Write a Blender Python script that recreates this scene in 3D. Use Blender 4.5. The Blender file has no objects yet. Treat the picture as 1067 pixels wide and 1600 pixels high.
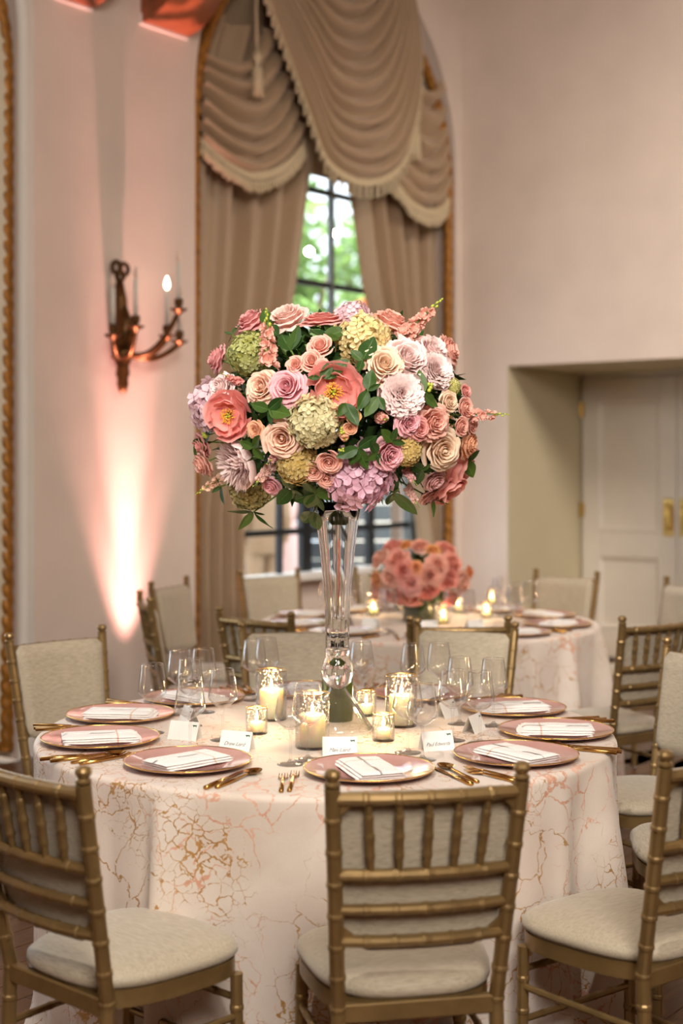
import bpy, math, random
from mathutils import Vector, Matrix, Quaternion
R = math.radians; PI = math.pi
sin, cos = math.sin, math.cos
random.seed(7)
SC = bpy.context.scene
COL = SC.collection

# ------------------------------------------------------------------ camera, world, lights, exposure
F = 2222.0; CX = 533.5; HZ = 724.0; CAMZ = 1.54      # focal length, horizon row (pixels of 1067x1600), eye height
cam_d = bpy.data.cameras.new('camera'); cam = bpy.data.objects.new('camera', cam_d); COL.objects.link(cam)
cam.location = (0, 0, CAMZ); cam.rotation_euler = (R(90), 0, 0)
cam_d.sensor_fit = 'VERTICAL'; cam_d.sensor_height = 36.0; cam_d.lens = 50.0
cam_d.shift_y = -(800 - HZ) / 1600.0
cam_d.clip_start = 0.05; cam_d.clip_end = 200
cam_d.dof.use_dof = True; cam_d.dof.focus_distance = 3.9; cam_d.dof.aperture_fstop = 1.9
SC.camera = cam

world = bpy.data.worlds.new('world'); SC.world = world; world.use_nodes = True
wb = world.node_tree.nodes['Background']; wb.inputs[0].default_value = (0.80, 0.90, 1.0, 1); wb.inputs[1].default_value = 1.8

def lamp(name, kind, loc, target, energy, color, **kw):
    d = bpy.data.lights.new(name, kind); d.energy = energy; d.color = color
    for k, v in kw.items(): setattr(d, k, v)
    o = bpy.data.objects.new(name, d); COL.objects.link(o); o.location = loc
    o.rotation_euler = (Vector(target) - Vector(loc)).to_track_quat('-Z', 'Y').to_euler()
    return o
sun = lamp('sun', 'SUN', (0, -5, 20), (-3, 3, 10), 5.0, (1.0, 0.95, 0.86), angle=R(1))
key = lamp('key_spot', 'SPOT', (-0.45, 1.7, 5.4), (0.0, 3.9, 0.9), 215, (1.0, 0.95, 0.88), shadow_soft_size=0.05, spot_size=R(60), spot_blend=0.5)
front = lamp('flower_fill', 'SPOT', (-0.9, -1.2, 3.3), (0.0, 4.0, 1.78), 430, (1.0, 0.96, 0.91), shadow_soft_size=0.35, spot_size=R(26), spot_blend=1.0)  # added frontal fill, narrowed onto the bouquet
soft = lamp('fill_front', 'AREA', (0.9, -1.2, 4.4), (0.0, 4.2, 1.4), 112, (1.0, 0.92, 0.84), shape='DISK', size=2.4, spread=R(150))  # added broad fill from above and behind the camera, not a known fixture
top = lamp('fill_door_wall', 'AREA', (3.0, 5.6, 5.0), (2.6, 9.4, 1.3), 38, (1.0, 0.92, 0.82), shape='DISK', size=1.6, spread=R(100))  # added fill turned towards the door wall to brighten it

vs = SC.view_settings; vs.view_transform = 'Standard'; vs.look = 'None'; vs.gamma = 1.0; vs.use_curve_mapping = False
vs.exposure = 0.95
cy = SC.cycles
cy.use_denoising = True; cy.max_bounces = 12; cy.transparent_max_bounces = 24; cy.diffuse_bounces = 3
cy.glossy_bounces = 4; cy.transmission_bounces = 12; cy.sample_clamp_indirect = 6.0; cy.caustics_reflective = False; cy.caustics_refractive = False
cy.blur_glossy = 1.0; cy.use_adaptive_sampling = True; cy.adaptive_threshold = 0.04; cy.adaptive_min_samples = 16

# ------------------------------------------------------------------ helpers
def S(r, g, b, a=1.0):
    f = lambda c: ((c / 255 + 0.055) / 1.055) ** 2.4 if c > 10 else c / 255 / 12.92
    return (f(r), f(g), f(b), a)

class MB:
    """collects geometry; build() links it as ONE mesh object"""
    def __init__(s): s.v = []; s.f = []; s.t = []
    def quadgrid(s, rows, closed=False, t=None):
        b = len(s.v); n = len(rows[0])
        for r in rows: s.v += [tuple(p) for p in r]
        if t is not None:
            for r in t: s.t += list(r)
        m = n if closed else n - 1
        for i in range(len(rows) - 1):
            for j in range(m):
                k = (j + 1) % n
                s.f.append((b + i * n + j, b + i * n + k, b + (i + 1) * n + k, b + (i + 1) * n + j))
        return b
    def box(s, x0, x1, y0, y1, z0, z1):
        b = len(s.v)
        s.v += [(x0, y0, z0), (x1, y0, z0), (x1, y1, z0), (x0, y1, z0), (x0, y0, z1), (x1, y0, z1), (x1, y1, z1), (x0, y1, z1)]
        for f in ((0, 3, 2, 1), (4, 5, 6, 7), (0, 1, 5, 4), (1, 2, 6, 5), (2, 3, 7, 6), (3, 0, 4, 7)): s.f.append(tuple(b + i for i in f))
        return s
    def bbox(s, x0, x1, y0, y1, z0, z1, e=0.003):
        """box with chamfered edges in plan and elevation"""
        e = min(e, (x1 - x0) * .45, (y1 - y0) * .45, (z1 - z0) * .45)
        def ring(i, z):
            return [(x0 + i + e, y0 + i, z), (x1 - i - e, y0 + i, z), (x1 - i, y0 + i + e, z), (x1 - i, y1 - i - e, z), (x1 - i - e, y1 - i, z), (x0 + i + e, y1 - i, z), (x0 + i, y1 - i - e, z), (x0 + i, y0 + i + e, z)]
        b = s.quadgrid([ring(e, z0), ring(0, z0 + e), ring(0, z1 - e), ring(e, z1)], True)
        s.f.append(tuple(b + i for i in range(7, -1, -1))); s.f.append(tuple(b + 24 + i for i in range(8)))
        return s
    def tube(s, pts, rad, n=10, cap=True, sx=1.0):
        pts = [Vector(p) for p in pts]; m = len(pts)
        if not hasattr(rad, '__len__'): rad = [rad] * m
        rows = []; up = None
        for i in range(m):
            d = (pts[min(i + 1, m - 1)] - pts[max(i - 1, 0)]).normalized()
            if up is None: up = Vector((0, 0, 1)) if abs(d.z) < .9 else Vector((0, 1, 0))
            a = d.cross(up).normalized(); b_ = a.cross(d).normalized(); up = b_
            rows.append([pts[i] + rad[i] * (cos(2 * PI * k / n) * a * sx + sin(2 * PI * k / n) * b_) for k in range(n)])
        b = s.quadgrid(rows, True)
        if cap:
            s.f.append(tuple(b + k for k in range(n - 1, -1, -1))); s.f.append(tuple(b + (m - 1) * n + k for k in range(n)))
        return s
    def lathe(s, prof, n=24, c=(0, 0, 0), cap=True):
        rows = [[(c[0] + r * cos(2 * PI * k / n), c[1] + r * sin(2 * PI * k / n), c[2] + z) for k in range(n)] for r, z in prof]
        b = s.quadgrid(rows, True)
        if cap:
            if prof[0][0] > 1e-4: s.f.append(tuple(b + k for k in range(n - 1, -1, -1)))
            if prof[-1][0] > 1e-4: s.f.append(tuple(b + (len(prof) - 1) * n + k for k in range(n)))
        return s
    def prism(s, poly, y0, y1, fn=lambda x, y, z: (x, y, z)):
        """polygon in (x,z) extruded along y"""
        b = len(s.v); n = len(poly)
        s.v += [fn(x, y0, z) for x, z in poly] + [fn(x, y1, z) for x, z in poly]
        s.f.append(tuple(b + i for i in range(n))); s.f.append(tuple(b + n + i for i in range(n - 1, -1, -1)))
        for i in range(n): j = (i + 1) % n; s.f.append((b + j, b + i, b + n + i, b + n + j))
        return s
    def ball(s, c, r, n=10, m=7, sz=1.0):
        return s.lathe([(max(1e-5, r * sin(PI * i / m)), -r * sz * cos(PI * i / m)) for i in range(m + 1)], n, c, False)
    def mesh(s, name, mat, smooth=True):
        me = bpy.data.meshes.new(name); me.from_pydata(s.v, [], s.f); me.materials.append(mat)
        if smooth: me.polygons.foreach_set('use_smooth', [True] * len(me.polygons))
        if s.t:
            a = me.attributes.new('tip', 'FLOAT', 'POINT'); a.data.foreach_set('value', s.t)
        me.validate(); me.update(); return me
    def build(s, name, mat, parent=None, smooth=True, angle=None):
        me = s.mesh(name, mat, smooth)
        if smooth and angle is not None: me.set_sharp_from_angle(angle=R(angle))
        return link(name, me, parent)

def link(name, me, parent=None):
    o = bpy.data.objects.new(name, me); COL.objects.link(o)
    if parent is not None: o.parent = parent
    return o
def tag(o, label=None, cat=None, group=None, kind=None):
    if label: o['label'] = label
    if cat: o['category'] = cat
    if group: o['group'] = group
    if kind: o['kind'] = kind
    return o
def thing(name, label, cat, loc=(0, 0, 0), rz=0, group=None):
    o = bpy.data.objects.new(name, None); COL.objects.link(o); o.location = loc; o.rotation_euler = (0, 0, rz); o.empty_display_size = .1
    return tag(o, label, cat, group)
KIDS = {}
def kids(o):
    return [c for c in bpy.data.objects if c.parent is o]
def tree_of(o):
    return (o, [tree_of(c) for c in kids(o)])
def copy_tree(tr, parent=None, color=None):
    o, ch = tr; c = o.copy(); COL.objects.link(c); c.parent = parent
    if color: c.color = color
    for k in ch: copy_tree(k, c, color)
    return c
def set_color(tr, color):
    tr[0].color = color
    for k in tr[1]: set_color(k, color)

class Stock:
    """the first use is the prototype itself, later uses are copies of it and all its parts"""
    def __init__(s, root): s.root = root; s.tr = tree_of(root); s.used = False
    def put(s, loc, rot=None, label=None, cat=None, group=None, scale=None, color=None):
        if not s.used: s.used = True; o = s.root; (set_color(s.tr, color) if color else None)
        else: o = copy_tree(s.tr, None, color)
        o.location = loc
        if rot is not None:
            if isinstance(rot, Quaternion): o.rotation_euler = rot.to_euler()
            elif hasattr(rot, '__len__'): o.rotation_euler = rot
            else: o.rotation_euler = (0, 0, rot)
        if scale: o.scale = (scale,) * 3 if not hasattr(scale, '__len__') else scale
        return tag(o, label, cat, group)

def px(x, y, d):
    """world point seen at pixel (x, y) at depth d"""
    return Vector(((x - CX) / F * d, d, CAMZ - (y - HZ) * d / F))
def onz(x, y, z):
    d = (CAMZ - z) * F / (y - HZ); return px(x, y, d)

# ------------------------------------------------------------------ materials
def nodes(name):
    m = bpy.data.materials.new(name); m.use_nodes = True; nt = m.node_tree
    return m, nt, nt.nodes['Principled BSDF'], nt.nodes['Material Output']
def N(nt, t, **kw):
    n = nt.nodes.new(t)
    for k, v in kw.items():
        if k.startswith('i_'):
            n.inputs[k[2:].replace('_', ' ')].default_value = v
        else: setattr(n, k, v)
    return n
def coords(nt, scale=(1, 1, 1), kind='Object'):
    tc = N(nt, 'ShaderNodeTexCoord'); mp = N(nt, 'ShaderNodeMapping'); mp.inputs['Scale'].default_value = scale
    nt.links.new(tc.outputs[kind], mp.inputs['Vector']); return mp.outputs['Vector']
def ramp(nt, fac, stops):
    r = N(nt, 'ShaderNodeValToRGB'); cr = r.color_ramp
    while len(cr.elements) < len(stops): cr.elements.new(0.5)
    for e, (p, c) in zip(cr.elements, stops): e.position = p; e.color = c if len(c) == 4 else (*c, 1)
    nt.links.new(fac, r.inputs[0]); return r.outputs[0]
def mixc(nt, fac, a, b, mode='MIX'):
    m = N(nt, 'ShaderNodeMix', data_type='RGBA', blend_type=mode)
    for s_, x in ((0, fac), (6, a), (7, b)):
        if hasattr(x, 'is_linked'): nt.links.new(x, m.inputs[s_])
        else: m.inputs[s_].default_value = x
    return m.outputs[2]
def noise(nt, vec, scale, detail=3, rough=.5, dist=0):
    n = N(nt, 'ShaderNodeTexNoise'); n.inputs['Scale'].default_value = scale; n.inputs['Detail'].default_value = detail
    n.inputs['Roughness'].default_value = rough; n.inputs['Distortion'].default_value = dist; nt.links.new(vec, n.inputs['Vector']); return n.outputs['Fac']
def bump(nt, bs, h, strength=.2, dist=.01):
    b = N(nt, 'ShaderNodeBump'); b.inputs['Strength'].default_value = strength; b.inputs['Distance'].default_value = dist
    nt.links.new(h, b.inputs['Height']); nt.links.new(b.outputs[0], bs.inputs['Normal'])
def plain(name, col, rough=.5, metal=0, var=.08, scale=12, bmp=0, spec=.5, vscale=(1, 1, 1), **kw):
    m, nt, bs, out = nodes(name); v = coords(nt, vscale); f = noise(nt, v, scale, 4)
    lo = tuple(max(0, c * (1 - var)) for c in col[:3]); hi = tuple(min(1, c * (1 + var)) for c in col[:3])
    nt.links.new(ramp(nt, f, [(.3, lo), (.7, hi)]), bs.inputs['Base Color'])
    bs.inputs['Roughness'].default_value = rough; bs.inputs['Metallic'].default_value = metal; bs.inputs['Specular IOR Level'].default_value = spec
    if bmp: bump(nt, bs, f, bmp)
    for k, x in kw.items(): bs.inputs[k.replace('_', ' ')].default_value = x
    return m
M = {}
M['plaster'] = plain('plaster', S(226, 208, 195), .85, var=.045, scale=2.6, bmp=.12, spec=.2)
M['moulding'] = plain('moulding', S(236, 230, 222), .6, var=.02, scale=5)
M['ceiling'] = plain('ceiling_paint', S(225, 214, 200), .9, var=.03)
M['door'] = plain('door_paint', S(222, 212, 198), .45, var=.03, scale=4)
M['jamb'] = plain('jamb_paint', S(206, 192, 160), .7, var=.03, scale=3)
M['brass'] = plain('brass', S(205, 172, 100), .3, 1.0, var=.12, scale=25)
M['gold'] = plain('gold_paint', S(142, 116, 74), .34, .6, var=.12, scale=18, bmp=.03)
M['gilt'] = plain('gilt_rope', S(158, 104, 34), .5, .35, var=.35, scale=30)
M['goldrim'] = plain('gold_leaf', S(226, 184, 96), .22, 1.0, var=.12, scale=40)
M['cutlery'] = plain('gold_cutlery', S(198, 150, 84), .2, 1.0, var=.1, scale=30)
M['chrome'] = plain('chrome', S(200, 200, 200), .15, 1.0, var=.05)
M['bronze'] = plain('antique_bronze', S(88, 58, 26), .38, .75, var=.4, scale=24, bmp=.1)
M['copper'] = plain('painted_corbel_wood', S(150, 82, 48), .45, .0, var=.25, scale=7, bmp=.15)
M['wax'] = plain('candle_wax', S(250, 236, 214), .45, var=.02, Subsurface_Weight=1.0, Subsurface_Scale=.06, Subsurface_Radius=(1.0, .7, .4))
M['sleeve'] = plain('candle_sleeve', S(226, 220, 210), .5, var=.03)
M['napkin'] = None
M['card'] = plain('card_paper', S(246, 242, 234), .7, var=.015, scale=40)
M['ink'] = plain('ink', S(44, 42, 40), .6, var=.05)
M['greenink'] = plain('green_ink', S(36, 84, 56), .6, var=.1)
M['black_metal'] = plain('black_steel', S(34, 38, 42), .4, .3, var=.15)
M['grey_steel'] = plain('grey_window_frame', S(96, 100, 98), .45, .2, var=.1)
M['stone'] = plain('terrace_stone', S(172, 164, 150), .8, var=.15, scale=4, bmp=.2)
M['stucco'] = plain('white_stucco', S(244, 240, 232), .9, var=.03, scale=8, bmp=.2)
M['screen'] = plain('dark_screen_paint', S(58, 68, 74), .7, var=.12, scale=6)  # dark tone for the added screen outside the lower panes
M['tile'] = plain('roof_tile', S(196, 112, 66), .8, var=.25, scale=12)
M['bark'] = plain('bark', S(84, 64, 48), .9, var=.3, scale=20, bmp=.5)
M['stem'] = plain('green_stem', S(92, 122, 44), .5, var=.2, scale=30)
M['bud'] = plain('green_bud', S(170, 176, 62), .5, var=.2, scale=60)
M['stamen'] = plain('stamen', S(248, 176, 66), .7, var=.25, scale=300)
M['can'] = plain('uplight_case', S(40, 40, 42), .5, .2, var=.1)
M['skin'] = plain('skin', S(205, 158, 130), .5, var=.05, scale=10)
M['pinkdress'] = plain('pale_pink_cloth', S(240, 200, 192), .8, var=.06, scale=14)
M['bluesuit'] = plain('blue_cloth', S(44, 74, 140), .8, var=.12, scale=20)
M['tansuit'] = plain('tan_cloth', S(170, 140, 110), .8, var=.1, scale=20)
M['hair'] = plain('brown_hair', S(60, 42, 30), .6, var=.25, scale=40)
M['shoe'] = plain('dark_shoe', S(40, 32, 28), .4, var=.1)
M['wood'] = plain('bare_table_wood', S(150, 116, 80), .6, var=.2, scale=9, vscale=(1, 8, 1))

def m_emit(name, col, strength):
    m, nt, bs, out = nodes(name); v = coords(nt); f = noise(nt, v, 30, 2)
    nt.links.new(ramp(nt, f, [(.2, tuple(c * .85 for c in col[:3])), (.8, col[:3])]), bs.inputs['Emission Color'])
    bs.inputs['Emission Strength'].default_value = strength; bs.inputs['Base Color'].default_value = (*col[:3], 1); return m
M['flame'] = m_emit('flame', (1.0, .72, .30), 30)
M['bulb'] = m_emit('lit_bulb', (1.0, .84, .66), 7)
M['dim_bulb'] = plain('unlit_bulb', S(240, 214, 200), .3, var=.02)
M['string_bulb'] = m_emit('string_bulb', (1.0, .92, .75), 60)

def m_plank():
    m, nt, bs, out = nodes('dark_oak'); v = coords(nt, (1.2, 18, 1)); f = noise(nt, v, 5, 6, .6, .6)
    oi = N(nt, 'ShaderNodeObjectInfo')
    c = ramp(nt, f, [(.25, S(58, 36, 22)), (.75, S(118, 80, 50))])
    c2 = mixc(nt, oi.outputs['Random'], c, S(92, 56, 34), 'MIX')
    nt.links.new(mixc(nt, .6, c, c2), bs.inputs['Base Color']); bs.inputs['Roughness'].default_value = .32; bump(nt, bs, f, .08); return m
M['plank'] = m_plank()

def m_fabric():
    """silvery beige slub weave with tiny glints"""
    m, nt, bs, out = nodes('slub_upholstery'); v = coords(nt, (14, 160, 160)); f = noise(nt, v, 2.2, 5, .65)
    v2 = coords(nt); g = noise(nt, v2, 5, 2)
    c = ramp(nt, f, [(.28, S(146, 133, 112)), (.5, S(178, 165, 142)), (.74, S(200, 189, 167))])
    nt.links.new(mixc(nt, g, c, mixc(nt, .12, c, S(150, 124, 92))), bs.inputs['Base Color'])
    w = N(nt, 'ShaderNodeTexVoronoi'); w.inputs['Scale'].default_value = 170; nt.links.new(v2, w.inputs['Vector'])
    gl = ramp(nt, w.outputs['Distance'], [(.06, (1, 1, 1)), (.10, (0, 0, 0))])
    nt.links.new(gl, bs.inputs['Metallic'])
    nt.links.new(ramp(nt, gl, [(0, (.62,) * 3), (1, (.2,) * 3)]), bs.inputs['Roughness'])
    bs.inputs['Sheen Weight'].default_value = .3; bump(nt, bs, f, .25, .004); return m
M['fabric'] = m_fabric()

def m_cloth():
    """ivory damask printed with gold and rose marble veins"""
    m, nt, bs, out = nodes('marble_vein_cloth'); v = coords(nt)
    wn = N(nt, 'ShaderNodeTexNoise'); wn.inputs['Scale'].default_value = 7; wn.inputs['Detail'].default_value = 5; nt.links.new(v, wn.inputs['Vector'])
    sub = N(nt, 'ShaderNodeVectorMath', operation='MULTIPLY_ADD'); nt.links.new(wn.outputs['Color'], sub.inputs[0]); sub.inputs[1].default_value = (.16,) * 3; nt.links.new(v, sub.inputs[2])
    w = sub.outputs[0]
    def veins(scale, wid, off, mscale, lo, hi, vec=None):
        ad = N(nt, 'ShaderNodeVectorMath', operation='ADD'); nt.links.new(vec or w, ad.inputs[0]); ad.inputs[1].default_value = off
        vo = N(nt, 'ShaderNodeTexVoronoi', feature='DISTANCE_TO_EDGE'); vo.inputs['Scale'].default_value = scale; nt.links.new(ad.outputs[0], vo.inputs['Vector'])
        ms = noise(nt, ad.outputs[0], mscale, 3, .6)
        mk = ramp(nt, ms, [(lo, (0, 0, 0)), (hi, (1, 1, 1))])
        # vein width follows the mask so that strokes swell and die away
        mul = N(nt, 'ShaderNodeMath', operation='MULTIPLY'); nt.links.new(mk, mul.inputs[0]); mul.inputs[1].default_value = wid
        lt = N(nt, 'ShaderNodeMath', operation='LESS_THAN'); nt.links.new(vo.outputs['Distance'], lt.inputs[0]); nt.links.new(mul.outputs[0], lt.inputs[1])
        fl = noise(nt, ad.outputs[0], 95, 3, .7)
        fk = N(nt, 'ShaderNodeMath', operation='GREATER_THAN'); nt.links.new(fl, fk.inputs[0]); fk.inputs[1].default_value = .43
        o = N(nt, 'ShaderNodeMath', operation='MULTIPLY'); nt.links.new(lt.outputs[0], o.inputs[0]); nt.links.new(fk.outputs[0], o.inputs[1]); return o.outputs[0]
    a = veins(9.5, .026, (0, 0, 0), 3.2, .46, .70)
    b = veins(30, .062, (3, 1, 2), 3.4, .51, .70)
    c = veins(13, .07, (7, 5, 1), 3.0, .50, .72)
    tone = noise(nt, w, 3.0, 3)
    fine = noise(nt, coords(nt, (130, 130, 130)), 3, 2)
    base = ramp(nt, tone, [(.3, S(216, 200, 184)), (.5, S(230, 217, 204)), (.72, S(222, 204, 191))])
    base = mixc(nt, .12, base, ramp(nt, fine, [(.3, S(200, 180, 160)), (.7, (1, 1, 1, 1))]), 'MULTIPLY')
    gold = ramp(nt, noise(nt, v, 20, 3), [(.3, S(176, 128, 66)), (.7, S(206, 160, 96))])
    rose = ramp(nt, noise(nt, v, 16, 3), [(.3, S(206, 150, 120)), (.7, S(228, 184, 160))])
    col = mixc(nt, c, base, rose); col = mixc(nt, b, col, gold); col = mixc(nt, a, col, gold)
    nt.links.new(col, bs.inputs['Base Color'])
    mx = N(nt, 'ShaderNodeMath', operation='MAXIMUM'); nt.links.new(a, mx.inputs[0]); nt.links.new(b, mx.inputs[1])
    me = N(nt, 'ShaderNodeMath', operation='MULTIPLY'); nt.links.new(mx.outputs[0], me.inputs[0]); me.inputs[1].default_value = .35
    nt.links.new(me.outputs[0], bs.inputs['Metallic']); bs.inputs['Roughness'].default_value = .62; bs.inputs['Sheen Weight'].default_value = .2
    bump(nt, bs, fine, .08, .003); return m
M['cloth'] = m_cloth()

def m_napkin():
    m, nt, bs, out = nodes('white_linen'); v = coords(nt); f = noise(nt, coords(nt, (1, 1, 1)), 260, 3)
    sp = N(nt, 'ShaderNodeSeparateXYZ'); nt.links.new(v, sp.inputs[0])
    d = N(nt, 'ShaderNodeMath', operation='SUBTRACT'); nt.links.new(sp.outputs['X'], d.inputs[0]); d.inputs[1].default_value = -.045
    ab = N(nt, 'ShaderNodeMath', operation='ABSOLUTE'); nt.links.new(d.outputs[0], ab.inputs[0])
    k = N(nt, 'ShaderNodeMath', operation='LESS_THAN'); nt.links.new(ab.outputs[0], k.inputs[0]); k.inputs[1].default_value = .0022
    base = ramp(nt, f, [(.3, S(236, 230, 224)), (.7, S(250, 246, 242))])
    nt.links.new(mixc(nt, k.outputs[0], base, S(226, 190, 166)), bs.inputs['Base Color']); bs.inputs['Roughness'].default_value = .85; bump(nt, bs, f, .15, .002); return m
M['napkin'] = m_napkin()

def m_drape(name, col, scale=60):
    m, nt, bs, out = nodes(name); f = noise(nt, coords(nt, (90, 90, 3)), 2, 3); g = noise(nt, coords(nt), 2.2, 2)
    lo = tuple(c * .9 for c in col[:3]); hi = tuple(min(1, c * 1.08) for c in col[:3])
    nt.links.new(mixc(nt, .25, ramp(nt, f, [(.3, lo), (.7, hi)]), ramp(nt, g, [(.3, lo), (.7, hi)])), bs.inputs['Base Color'])
    bs.inputs['Roughness'].default_value = .5; bs.inputs['Sheen Weight'].default_value = .35; bs.inputs['Sheen Tint'].default_value = (1, .95, .85, 1); return m
M['drape'] = m_drape('gold_taupe_satin', S(176, 148, 118))
M['fringe'] = m_drape('fringe_thread', S(206, 186, 150))
M['cream_drape'] = m_drape('cream_satin', S(216, 202, 176))

def m_thin_glass(name, tint=(1, 1, 1), edge=.55, rough=.0, bmp=None, glossc=(1, 1, 1)):
    """clear shell: see-through face on, reflecting and denser towards its edges"""
    m, nt, bs, out = nodes(name); nt.nodes.remove(bs)
    lw = N(nt, 'ShaderNodeLayerWeight'); lw.inputs['Blend'].default_value = .5
    tr = N(nt, 'ShaderNodeBsdfTransparent'); gl = N(nt, 'ShaderNodeBsdfGlossy'); gl.inputs['Roughness'].default_value = rough; gl.inputs['Color'].default_value = (*glossc, 1)
    fz = noise(nt, coords(nt), 40, 2)
    tc = ramp(nt, lw.outputs['Facing'], [(0.0, tint), (.55, tuple(c * .97 for c in tint)), (1.0, tuple(c * edge for c in tint))])
    nt.links.new(tc, tr.inputs['Color'])
    fp = N(nt, 'ShaderNodeMath', operation='POWER'); nt.links.new(lw.outputs['Facing'], fp.inputs[0]); fp.inputs[1].default_value = 3.0
    fr = N(nt, 'ShaderNodeMath', operation='MULTIPLY_ADD'); nt.links.new(fp.outputs[0], fr.inputs[0]); fr.inputs[1].default_value = .75; fr.inputs[2].default_value = .05
    if bmp:
        b = N(nt, 'ShaderNodeBump'); b.inputs['Strength'].default_value = bmp[0]; b.inputs['Distance'].default_value = .004
        vo = N(nt, 'ShaderNodeTexVoronoi'); vo.inputs['Scale'].default_value = bmp[1]; nt.links.new(coords(nt), vo.inputs['Vector'])
        nt.links.new(vo.outputs['Distance'], b.inputs['Height']); nt.links.new(b.outputs[0], gl.inputs['Normal']); pass
    mx = N(nt, 'ShaderNodeMixShader'); nt.links.new(fr.outputs[0], mx.inputs[0]); nt.links.new(tr.outputs[0], mx.inputs[1]); nt.links.new(gl.outputs[0], mx.inputs[2])
    nt.links.new(mx.outputs[0], out.inputs[0]); return m
M['glass'] = m_thin_glass('wine_glass', (.985, .985, .985), .7)
M['vase_glass'] = m_thin_glass('vase_glass', (.93, .935, .93), .10)
M['pane'] = m_thin_glass('window_pane', (.97, .98, .97), .8)
M['cut_glass'] = m_thin_glass('diamond_cut_glass', (.97, .965, .95), .42, .06, (.9, 95))
M['mercury'] = m_thin_glass('crackled_glass', (.97, .97, .95), .6, .12, (1.0, 140))
def m_crystal():
    m, nt, bs, out = nodes('crystal'); nt.nodes.remove(bs)
    g = N(nt, 'ShaderNodeBsdfGlass'); g.inputs['IOR'].default_value = 1.47; g.inputs['Roughness'].default_value = 0.0
    f = noise(nt, coords(nt), 14, 2); b = N(nt, 'ShaderNodeBump'); b.inputs['Strength'].default_value = .06; nt.links.new(f, b.inputs['Height']); nt.links.new(b.outputs[0], g.inputs['Normal'])
    nt.links.new(g.outputs[0], out.inputs[0]); return m
M['crystal'] = m_crystal()
def m_charger():
    m, nt, bs, out = nodes('rose_glass_charger'); f = noise(nt, coords(nt), 8, 3)
    nt.links.new(ramp(nt, f, [(.3, S(212, 156, 147)), (.7, S(226, 176, 167))]), bs.inputs['Base Color'])
    bs.inputs['Roughness'].default_value = .12; bs.inputs['Coat Weight'].default_value = .6; bs.inputs['Coat Roughness'].default_value = .03; bs.inputs['Transmission Weight'].default_value = .15
    return m
M['charger'] = m_charger()

def m_petal(name, deep=.80, pale=1.15, trans=.3, rough=.55):
    """colour comes from the flower (object colour); petals deepen towards their base"""
    m, nt, bs, out = nodes(name); oi = N(nt, 'ShaderNodeObjectInfo'); at = N(nt, 'ShaderNodeAttribute', attribute_name='tip')
    f = noise(nt, coords(nt), 9, 4)
    d = mixc(nt, 1.0, oi.outputs['Color'], (deep * 1.14, deep * .98, deep * .95, 1), 'MULTIPLY'); p = mixc(nt, .22, oi.outputs['Color'], (1, .93, .86, 1))
    c = mixc(nt, ramp(nt, at.outputs['Fac'], [(.1, (0, 0, 0)), (.75, (.7,) * 3), (1, (1, 1, 1))]), d, p)
    c = mixc(nt, .18, c, ramp(nt, f, [(.3, (.8, .74, .7)), (.65, (1, 1, 1))]), 'MULTIPLY')
    nt.links.new(c, bs.inputs['Base Color']); bs.inputs['Roughness'].default_value = rough; bs.inputs['Specular IOR Level'].default_value = .25
    tl = N(nt, 'ShaderNodeBsdfTranslucent'); nt.links.new(c, tl.inputs['Color'])
    mx = N(nt, 'ShaderNodeMixShader'); mx.inputs[0].default_value = trans; nt.links.new(bs.outputs[0], mx.inputs[1]); nt.links.new(tl.outputs[0], mx.inputs[2]); nt.links.new(mx.outputs[0], out.inputs[0]); return m
M['petal'] = m_petal('petal')
M['floret'] = m_petal('floret', .72, 1.1, .25)
def m_leaf(name, a, b, rough=.38):
    m, nt, bs, out = nodes(name); oi = N(nt, 'ShaderNodeObjectInfo'); f = noise(nt, coords(nt), 30, 3); at = N(nt, 'ShaderNodeAttribute', attribute_name='tip')
    c = ramp(nt, f, [(.3, a), (.7, b)]); c = mixc(nt, oi.outputs['Random'], c, mixc(nt, .28, c, S(120, 140, 50)))
    c = mixc(nt, ramp(nt, at.outputs['Fac'], [(.0, (1, 1, 1)), (.07, (0, 0, 0))]), c, S(88, 116, 56))
    nt.links.new(c, bs.inputs['Base Color']); bs.inputs['Roughness'].default_value = rough; bs.inputs['Specular IOR Level'].default_value = .3
    tl = N(nt, 'ShaderNodeBsdfTranslucent'); nt.links.new(c, tl.inputs['Color']); mx = N(nt, 'ShaderNodeMixShader'); mx.inputs[0].default_value = .18
    nt.links.new(bs.outputs[0], mx.inputs[1]); nt.links.new(tl.outputs[0], mx.inputs[2]); nt.links.new(mx.outputs[0], out.inputs[0]); return m
M['leaf'] = m_leaf('rose_leaf', S(26, 50, 22), S(46, 82, 30), .45)
M['wrap_leaf'] = m_leaf('wrapping_leaf', S(40, 52, 16), S(66, 80, 28), .4)
M['hedge'] = m_leaf('garden_leaf', S(70, 120, 60), S(150, 190, 110), .5)

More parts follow.
